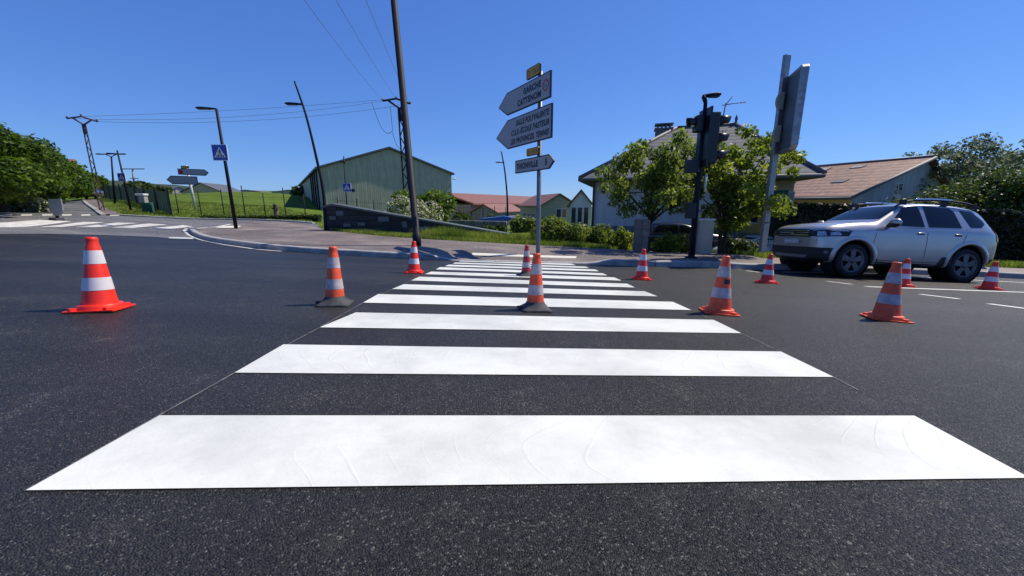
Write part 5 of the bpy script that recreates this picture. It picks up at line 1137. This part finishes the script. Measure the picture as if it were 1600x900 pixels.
def suv():
    t = thing('parked_car', (0,0,0), 0, 'silver SUV with roof rails and dark lower bumper facing left on the road', 'car')
    S_ = [(2.150,.40,.50,.80,.47,.90,.40),(2.13,.34,.70,.84,.68,.955,.60),(2.05,.28,.82,.90,.78,1.01,.70),(1.85,.25,.885,.95,.85,1.06,.76),(1.5,.24,.905,.99,.875,1.105,.79),(1.15,.235,.91,1.01,.88,1.14,.79),
      (.93,.235,.91,1.03,.88,1.165,.79),(.80,.235,.91,1.04,.88,1.20,.78),(.50,.235,.91,1.05,.875,1.395,.72),(.2,.235,.91,1.055,.87,1.54,.665),(.0,.235,.91,1.06,.87,1.585,.65),(-.4,.235,.91,1.065,.87,1.615,.645),
      (-.9,.235,.91,1.075,.87,1.61,.64),(-1.3,.24,.91,1.085,.865,1.585,.635),(-1.6,.26,.905,1.09,.86,1.555,.62),(-1.84,.29,.89,1.09,.84,1.50,.60),(-1.98,.32,.87,1.06,.82,1.35,.62),(-2.08,.36,.85,1.0,.80,1.14,.66),(-2.14,.42,.80,.92,.74,1.02,.60),(-2.155,.50,.70,.86,.62,.93,.5)]
    KX = .91; S_ = [((s_[0]*KX if s_[0] > -1.0 else -KX-(-s_[0]-1.0)*KX*.94),)+s_[1:6]+s_[6:] for s_ in S_]
    S_ = [s_ if s_[0] < .85 or s_[0] > 1.95 else s_[:5]+(s_[5]+.03,)+s_[6:] for s_ in S_]
    WF, WR = 1.34*KX, -1.335*KX
    o = body_mesh(S_); ev(o)
    # rounded wheel arches cut through the flanks
    cut = MB()
    for wx_ in (WF,WR):
        for sy in (-1, 1): cut.lathe([(0,.50*sy),(.415,.50*sy),(.415,1.2*sy),(0,1.2*sy)], 40, 'Y', c=(wx_,0,.36))
    bvh = BVHTree.FromObject(o, bpy.context.evaluated_depsgraph_get())
    co = cut.build('cut', 'liner'); bm_ = o.modifiers.new('x', 'BOOLEAN'); bm_.object = co; bm_.operation = 'DIFFERENCE'; bm_.solver = 'EXACT'; ev(o); bpy.data.objects.remove(co)
    me = o.data; bm = bmesh.new(); bm.from_mesh(me)
    for co_, no_ in (((0,0,.31),(0,0,1)),((0,0,.59),(0,0,1)),((0,0,.50),(0,0,1)),((1.60,0,0),(1,0,0)),((-1.66,0,0),(1,0,0))): bmesh.ops.bisect_plane(bm, geom=bm.verts[:]+bm.edges[:]+bm.faces[:], plane_co=co_, plane_no=no_, dist=1e-5)
    bm.faces.index_update(); bm.faces.ensure_lookup_table()
    low = [];  hi = []
    for f in bm.faces:
        c = f.calc_center_median(); dark = c.z < .31 or (c.x > 1.60 and c.z < .59) or ((math.hypot(c.x-WF, c.z-.36) < .4165 or math.hypot(c.x-WR, c.z-.36) < .4165) and abs(c.y) < .905) or (c.x < -1.66 and c.z < .50)
        (low if dark else hi).append(f.index)
    for nm, keep, m in (('body', set(hi), 'car_silver'), ('lower_cladding', set(low), 'trim')):
        b2 = bm.copy(); b2.faces.ensure_lookup_table(); bmesh.ops.delete(b2, geom=[f for f in b2.faces if f.index not in keep], context='FACES')
        for f in b2.faces: f.smooth = True
        m2_ = bpy.data.meshes.new(nm); b2.to_mesh(m2_); b2.free(); m2_.materials.clear(); m2_.materials.append(M[m]); ob = bpy.data.objects.new(nm, m2_); COL.objects.link(ob); ob.parent = t
        m2_.set_sharp_from_angle(angle=rad(38))
    bm.free(); bpy.data.objects.remove(o)
    for sy in (1, -1):
        pr = projector(bvh, (0, 2*sy, 0), (KX,0,0), (0,0,1), (0,-sy,0))
        for poly in ([(.60,1.10),(.50,1.18),(.16,1.475),(-.02,1.505),(-.20,1.515),(-.235,1.09)], [(-.335,1.09),(-.315,1.52),(-.95,1.50),(-1.03,1.44),(-1.10,1.10)], [(-1.32,1.12),(-1.18,1.47),(-1.52,1.43),(-1.70,1.27),(-1.715,1.20),(-1.58,1.125)]):
            decal('side_window', poly, pr, 'carglass', t, .005)
        for pts in ([(.93,.40),(.95,.75),(.90,1.0)], [(-.285,.36),(-.285,1.08)], [(-1.02,.46),(-1.10,.75),(-1.19,.95),(-1.20,1.08)], [(.93,.38),(-.98,.38)], [(.62,1.06),(-.24,1.055)]):
            for a, b in zip(pts[:-1], pts[1:]):
                dx, dz = b[0]-a[0], b[1]-a[1]; l = math.hypot(dx, dz); nx_, nz_ = -dz/l*.005, dx/l*.005
                decal('door_seam', [(a[0]+nx_,a[1]+nz_),(b[0]+nx_,b[1]+nz_),(b[0]-nx_,b[1]-nz_),(a[0]-nx_,a[1]-nz_)], pr, 'seam', t, .003, .15)
        decal('sill_trim', [(.95,.26),(.95,.345),(-.95,.345),(-.95,.26)], pr, 'trim', t, .006, .1)
        decal('mud_guard', [(.90,.28),(.925,.52),(.90,.53),(.78,.40),(.78,.28)], pr, 'trim', t, .008, .05)
        decal('mud_guard', [(-.93,.28),(-.95,.52),(-.72,.50),(-.68,.44),(-.62,.30)], pr, 'trim', t, .008, .05)
        for x_ in (-.12, -1.0):
            h = pr(x_, .965, .012); hd_ = MB(); hd_.ell(h, (.08,.02,.014), 8); hd_.build('door_handle', 'car_silver', t); decal('handle_recess', [(x_-.08,.93),(x_+.08,.93),(x_+.07,.97),(x_-.07,.97)], pr, 'seam', t, .003)
        # flared arches
        for wx_ in (WF,WR):
            q = MB(); vs = []; n = 26; k_ = 0
            for i in range(n+1):
                a = rad(-8+196*i/n); ring = []
                for r_a, dy_ in ((.414,-.06),(.414,.012),(.430,.022),(.475,.012),(.535,-.012)):
                    x_, z_ = wx_+r_a*math.cos(a), .36+r_a*math.sin(a); h = pr(x_/KX, max(z_, .30), 0.); yy = abs(h.y) if h is not None else .9
                    ring.append((x_, sy*(yy+dy_), z_))
                vs += ring
            q.add(vs, [(i*5+k_, i*5+k_+1, (i+1)*5+k_+1, (i+1)*5+k_) for i in range(n) for k_ in range(4)], True); q.build('wheel_arch', 'car_silver', t)
            MB().lathe([(.0,.505*sy),(.412,.505*sy),(.412,.845*sy)], 40, 'Y', c=(wx_,0,.36)).build('arch_liner', 'liner', t)
            make_wheel(t, (wx_, .785*sy, .35), sy)
        # mirror
        h = pr(.60, 1.10, 0); q = MB(); q.ell((.57, sy*1.0, 1.15), (.075,.13,.085), 10); o_ = q.build('door_mirror', 'car_silver', t); MB().box((.57, sy*.91, 1.09), (.07,.12,.05)).build('mirror_arm', 'trim', o_)
        MB().ell((.58, sy*.99, 1.115), (.07,.125,.06), 8).build('mirror_base', 'trim', o_)
        # roof rail
        y_ = sy*.60; MB().tube(smooth([Vector(p) for p in ((.25,y_,1.50),(.13,y_,1.575),(0,y_,1.62),(-.5,y_,1.655),(-1.0,y_,1.645),(-1.36,y_,1.60),(-1.52,y_,1.54))], 5), .022, 8).build('roof_rail', 'trim', t)
        MB().tube(smooth([Vector(p) for p in ((-.12,y_,1.655),(-.5,y_,1.673),(-.95,y_,1.665))], 4), .020, 8).build('rail_inlay', 'chrome', t)
        for x_ in (.1,-.8,-1.45): MB().box((x_, y_, 1.59 if x_ > -1.3 else 1.55), (.13,.04,.09)).build('rail_foot', 'trim', t)
        # lamps
        pf = projector(bvh, Vector((1.82,.85*sy,0))+Vector((1.2,1.0*sy,0)), (.64,-.77*sy,0), (0,0,1), (-.77,-.64*sy,0))
        hl_ = decal('headlight', [(-.30,.84),(.20,.81),(.34,.82),(.36,.92),(.10,.955),(-.25,.985),(-.33,.95)], pf, 'trim', t, .006)
        decal('lamp_lens', [(.02,.83),(.18,.825),(.20,.915),(.06,.93)], pf, 'lamp', hl_, .012, .03); decal('lamp_lens', [(-.20,.86),(-.03,.84),(-.02,.90),(-.14,.93)], pf, 'lamp', hl_, .012, .03)
        decal('turn_signal', [(-.30,.935),(-.02,.935),(-.05,.965),(-.26,.972)], pf, 'lamp', hl_, .012, .03)
        decal('fog_lamp', [(.00+.035*math.cos(a*.785), .50+.03*math.sin(a*.785)) for a in range(8)], pf, 'greysteel', t, .012, .03)
        pb2 = projector(bvh, (-3.2,1.9*sy,0), (-.6,.8*sy,0), (0,0,1), (.8,-.6*sy,0))
        decal('tail_light', [(-.10+o9,z9) for o9, z9 in ((-.25,.84),(.05,.86),(.07,1.10),(-.20,1.12))], projector(bvh, (-2.8,1.7*sy,0), (-.64,.77*sy*-1*-1,0), (0,0,1), (.77,-.64*sy,0)), 'taillamp', t, .012)
    fr = projector(bvh, (4,0,0), (0,1,0), (0,0,1), (-1,0,0))
    decal('windscreen', [(-.70,1.225),(.70,1.225),(.655,1.36),(.585,1.515),(-.585,1.515),(-.655,1.36)], fr, 'carglass', t, .005)
    gr = decal('grille', [(-.52,.80),(.52,.80),(.56,.94),(.40,.965),(-.40,.965),(-.56,.94)], fr, 'trim', t, .008)
    for z_ in (.84,.89,.93): decal('grille_bar', [(-.48,z_-.008),(.48,z_-.008),(.48,z_+.008),(-.48,z_+.008)], fr, 'chrome', gr, .014, .1)
    decal('emblem', [(0,.82),(.075,.885),(0,.95),(-.075,.885)], fr, 'chrome', gr, .024, .03)
    decal('number_plate', [(-.24,.655),(.24,.655),(.24,.745),(-.24,.745)], fr, 'plate', t, .02, .1)
    decal('skid_plate', [(-.45,.36),(.45,.36),(.55,.42),(-.55,.42)], fr, 'greysteel', t, .02, .1)
    MB().tube([(.02,0,1.57),(-.12,0,1.75)], .008, 6).build('roof_aerial', 'trim', t)
    MB().box((.0,0,.30), (3.2,1.3,.10)).build('underbody', 'liner', t)
    MB().box((-1.2,-.3,.27), (.5,.35,.12)).build('exhaust_box', 'liner', t)
    q = MB(); q.ell((.45,-.0,1.24), (.06,.7,.03), 6); q.build('dashboard', 'liner', t)
    return t
car = suv()
fw = G(1316,434); rw = G(1502,441)
mid = (fw+rw)/2; fwd = (fw-rw); fwd.z = 0; fwd.normalize(); lef = Vector((-fwd.y, fwd.x, 0)); mid = mid-lef*.80
def gz(p): return float(T(p.x, p.y))+.008
f4 = [mid+fwd*1.34*a+lef*.78*b for a in (.91,-.91) for b in (1,-1)]; zz = [gz(p) for p in f4]
pitch_ = math.atan(((zz[0]+zz[1])-(zz[2]+zz[3]))/2/2.43); roll_ = math.atan(((zz[0]+zz[2])-(zz[1]+zz[3]))/2/1.56)
X_ = Vector((fwd.x, fwd.y, math.tan(pitch_))).normalized(); Yv = Vector((lef.x, lef.y, math.tan(roll_))); Z_ = X_.cross(Yv).normalized(); Yv = Z_.cross(X_)
car.matrix_world = Matrix.Translation(Vector((mid.x, mid.y, sum(zz)/4))) @ Matrix((X_, Yv, Z_)).transposed().to_4x4() @ Matrix.Diagonal((.965, 1, 1.03, 1))

def hatch(name, lab, paint, loc, rz, scale=1., van=False):
    t = thing(name, loc, rz, lab, 'car' if not van else 'van')
    top = 1.43 if not van else 1.85
    S_ = [(1.95,.35,.6,.58,.55,.66,.5),(1.88,.25,.80,.68,.76,.80,.66),(1.5,.2,.84,.80,.80,.93,.70),(1.0,.2,.85,.88,.81,1.0,.70),(.75,.2,.85,.9,.81,1.06,.69),(.3,.2,.85,.92,.80,top-.1,.58),(-.1,.2,.85,.93,.80,top,.56),(-.8,.2,.85,.94,.80,top,.56),(-1.4,.22,.85,.95,.79,top-.08,.54),(-1.7,.25,.83,.95,.77,1.15 if not van else top-.15,.60),(-1.85,.32,.78,.86,.70,1.0 if not van else top-.4,.6),(-1.88,.4,.7,.8,.6,.85,.5)]
    o = body_mesh(S_, 2); ev(o); o.name = 'body'; o.data.name = 'body'; o.data.materials.clear(); o.data.materials.append(M[paint]); o.parent = t
    for p in o.data.polygons: p.use_smooth = True
    bvh = BVHTree.FromObject(o, bpy.context.evaluated_depsgraph_get())
    for sy in (1,-1):
        pr = projector(bvh, (0,2*sy,0), (1,0,0), (0,0,1), (0,-sy,0))
        for poly in ([(.50,.98),(.05,top-.14),(-.18,top-.11),(-.2,.98)], [(-.28,.98),(-.28,top-.11),(-1.1,top-.13),(-1.3,1.0)]): decal('side_window', poly, pr, 'carglass', t)
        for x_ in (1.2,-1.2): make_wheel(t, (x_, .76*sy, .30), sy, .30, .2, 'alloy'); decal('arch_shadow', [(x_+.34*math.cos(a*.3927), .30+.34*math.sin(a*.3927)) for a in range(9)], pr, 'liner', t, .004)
    for nm, s_ in (('windscreen',1),('rear_window',-1)):
        fr = projector(bvh, (3*s_,0,0), (0,1,0), (0,0,1), (-s_,0,0)); decal(nm, [(-.62,1.06),(.62,1.06),(.5,top-.08),(-.5,top-.08)], fr, 'carglass', t)
        for sy in (1,-1): decal('headlight' if s_ > 0 else 'tail_light', [(sy*.45,.62),(sy*.74,.64),(sy*.74,.76),(sy*.48,.72)], fr, 'lamp' if s_ > 0 else 'taillamp', t, .01)
        decal('number_plate', [(-.25,.42),(.25,.42),(.25,.52),(-.25,.52)], fr, 'plate', t, .015, .1)
    t.scale = (scale,)*3; return t
p_ = pix(1063,372,15.6); hatch('parked_car', 'dark blue hatchback parked in the yard behind the garden tree', 'car_dark', (p_.x, 15.6, float(T(p_.x,15.6))+.02), rad(-12), .88)
p_ = pix(1116,384,15.4); hatch('parked_car', 'front of a light parked car seen behind the leaning garden stems', 'car_pale', (p_.x+.9, 14.6, float(T(p_.x,14.6))-.28), rad(188), .75)
Yq = 46.; p_ = pix(143,311,Yq); hatch('parked_car', 'dark plum car seen from behind at the top of the uphill road', 'car_plum', (p_.x, Yq, float(T(p_.x,Yq))+.05), rad(120))
Yq = 62.; p_ = pix(116,308,Yq); hatch('parked_van', 'pale van far up the avenue below the trees', 'car_pale', (p_.x, Yq, float(T(p_.x,Yq))+.05), rad(-50), 1.15, True)
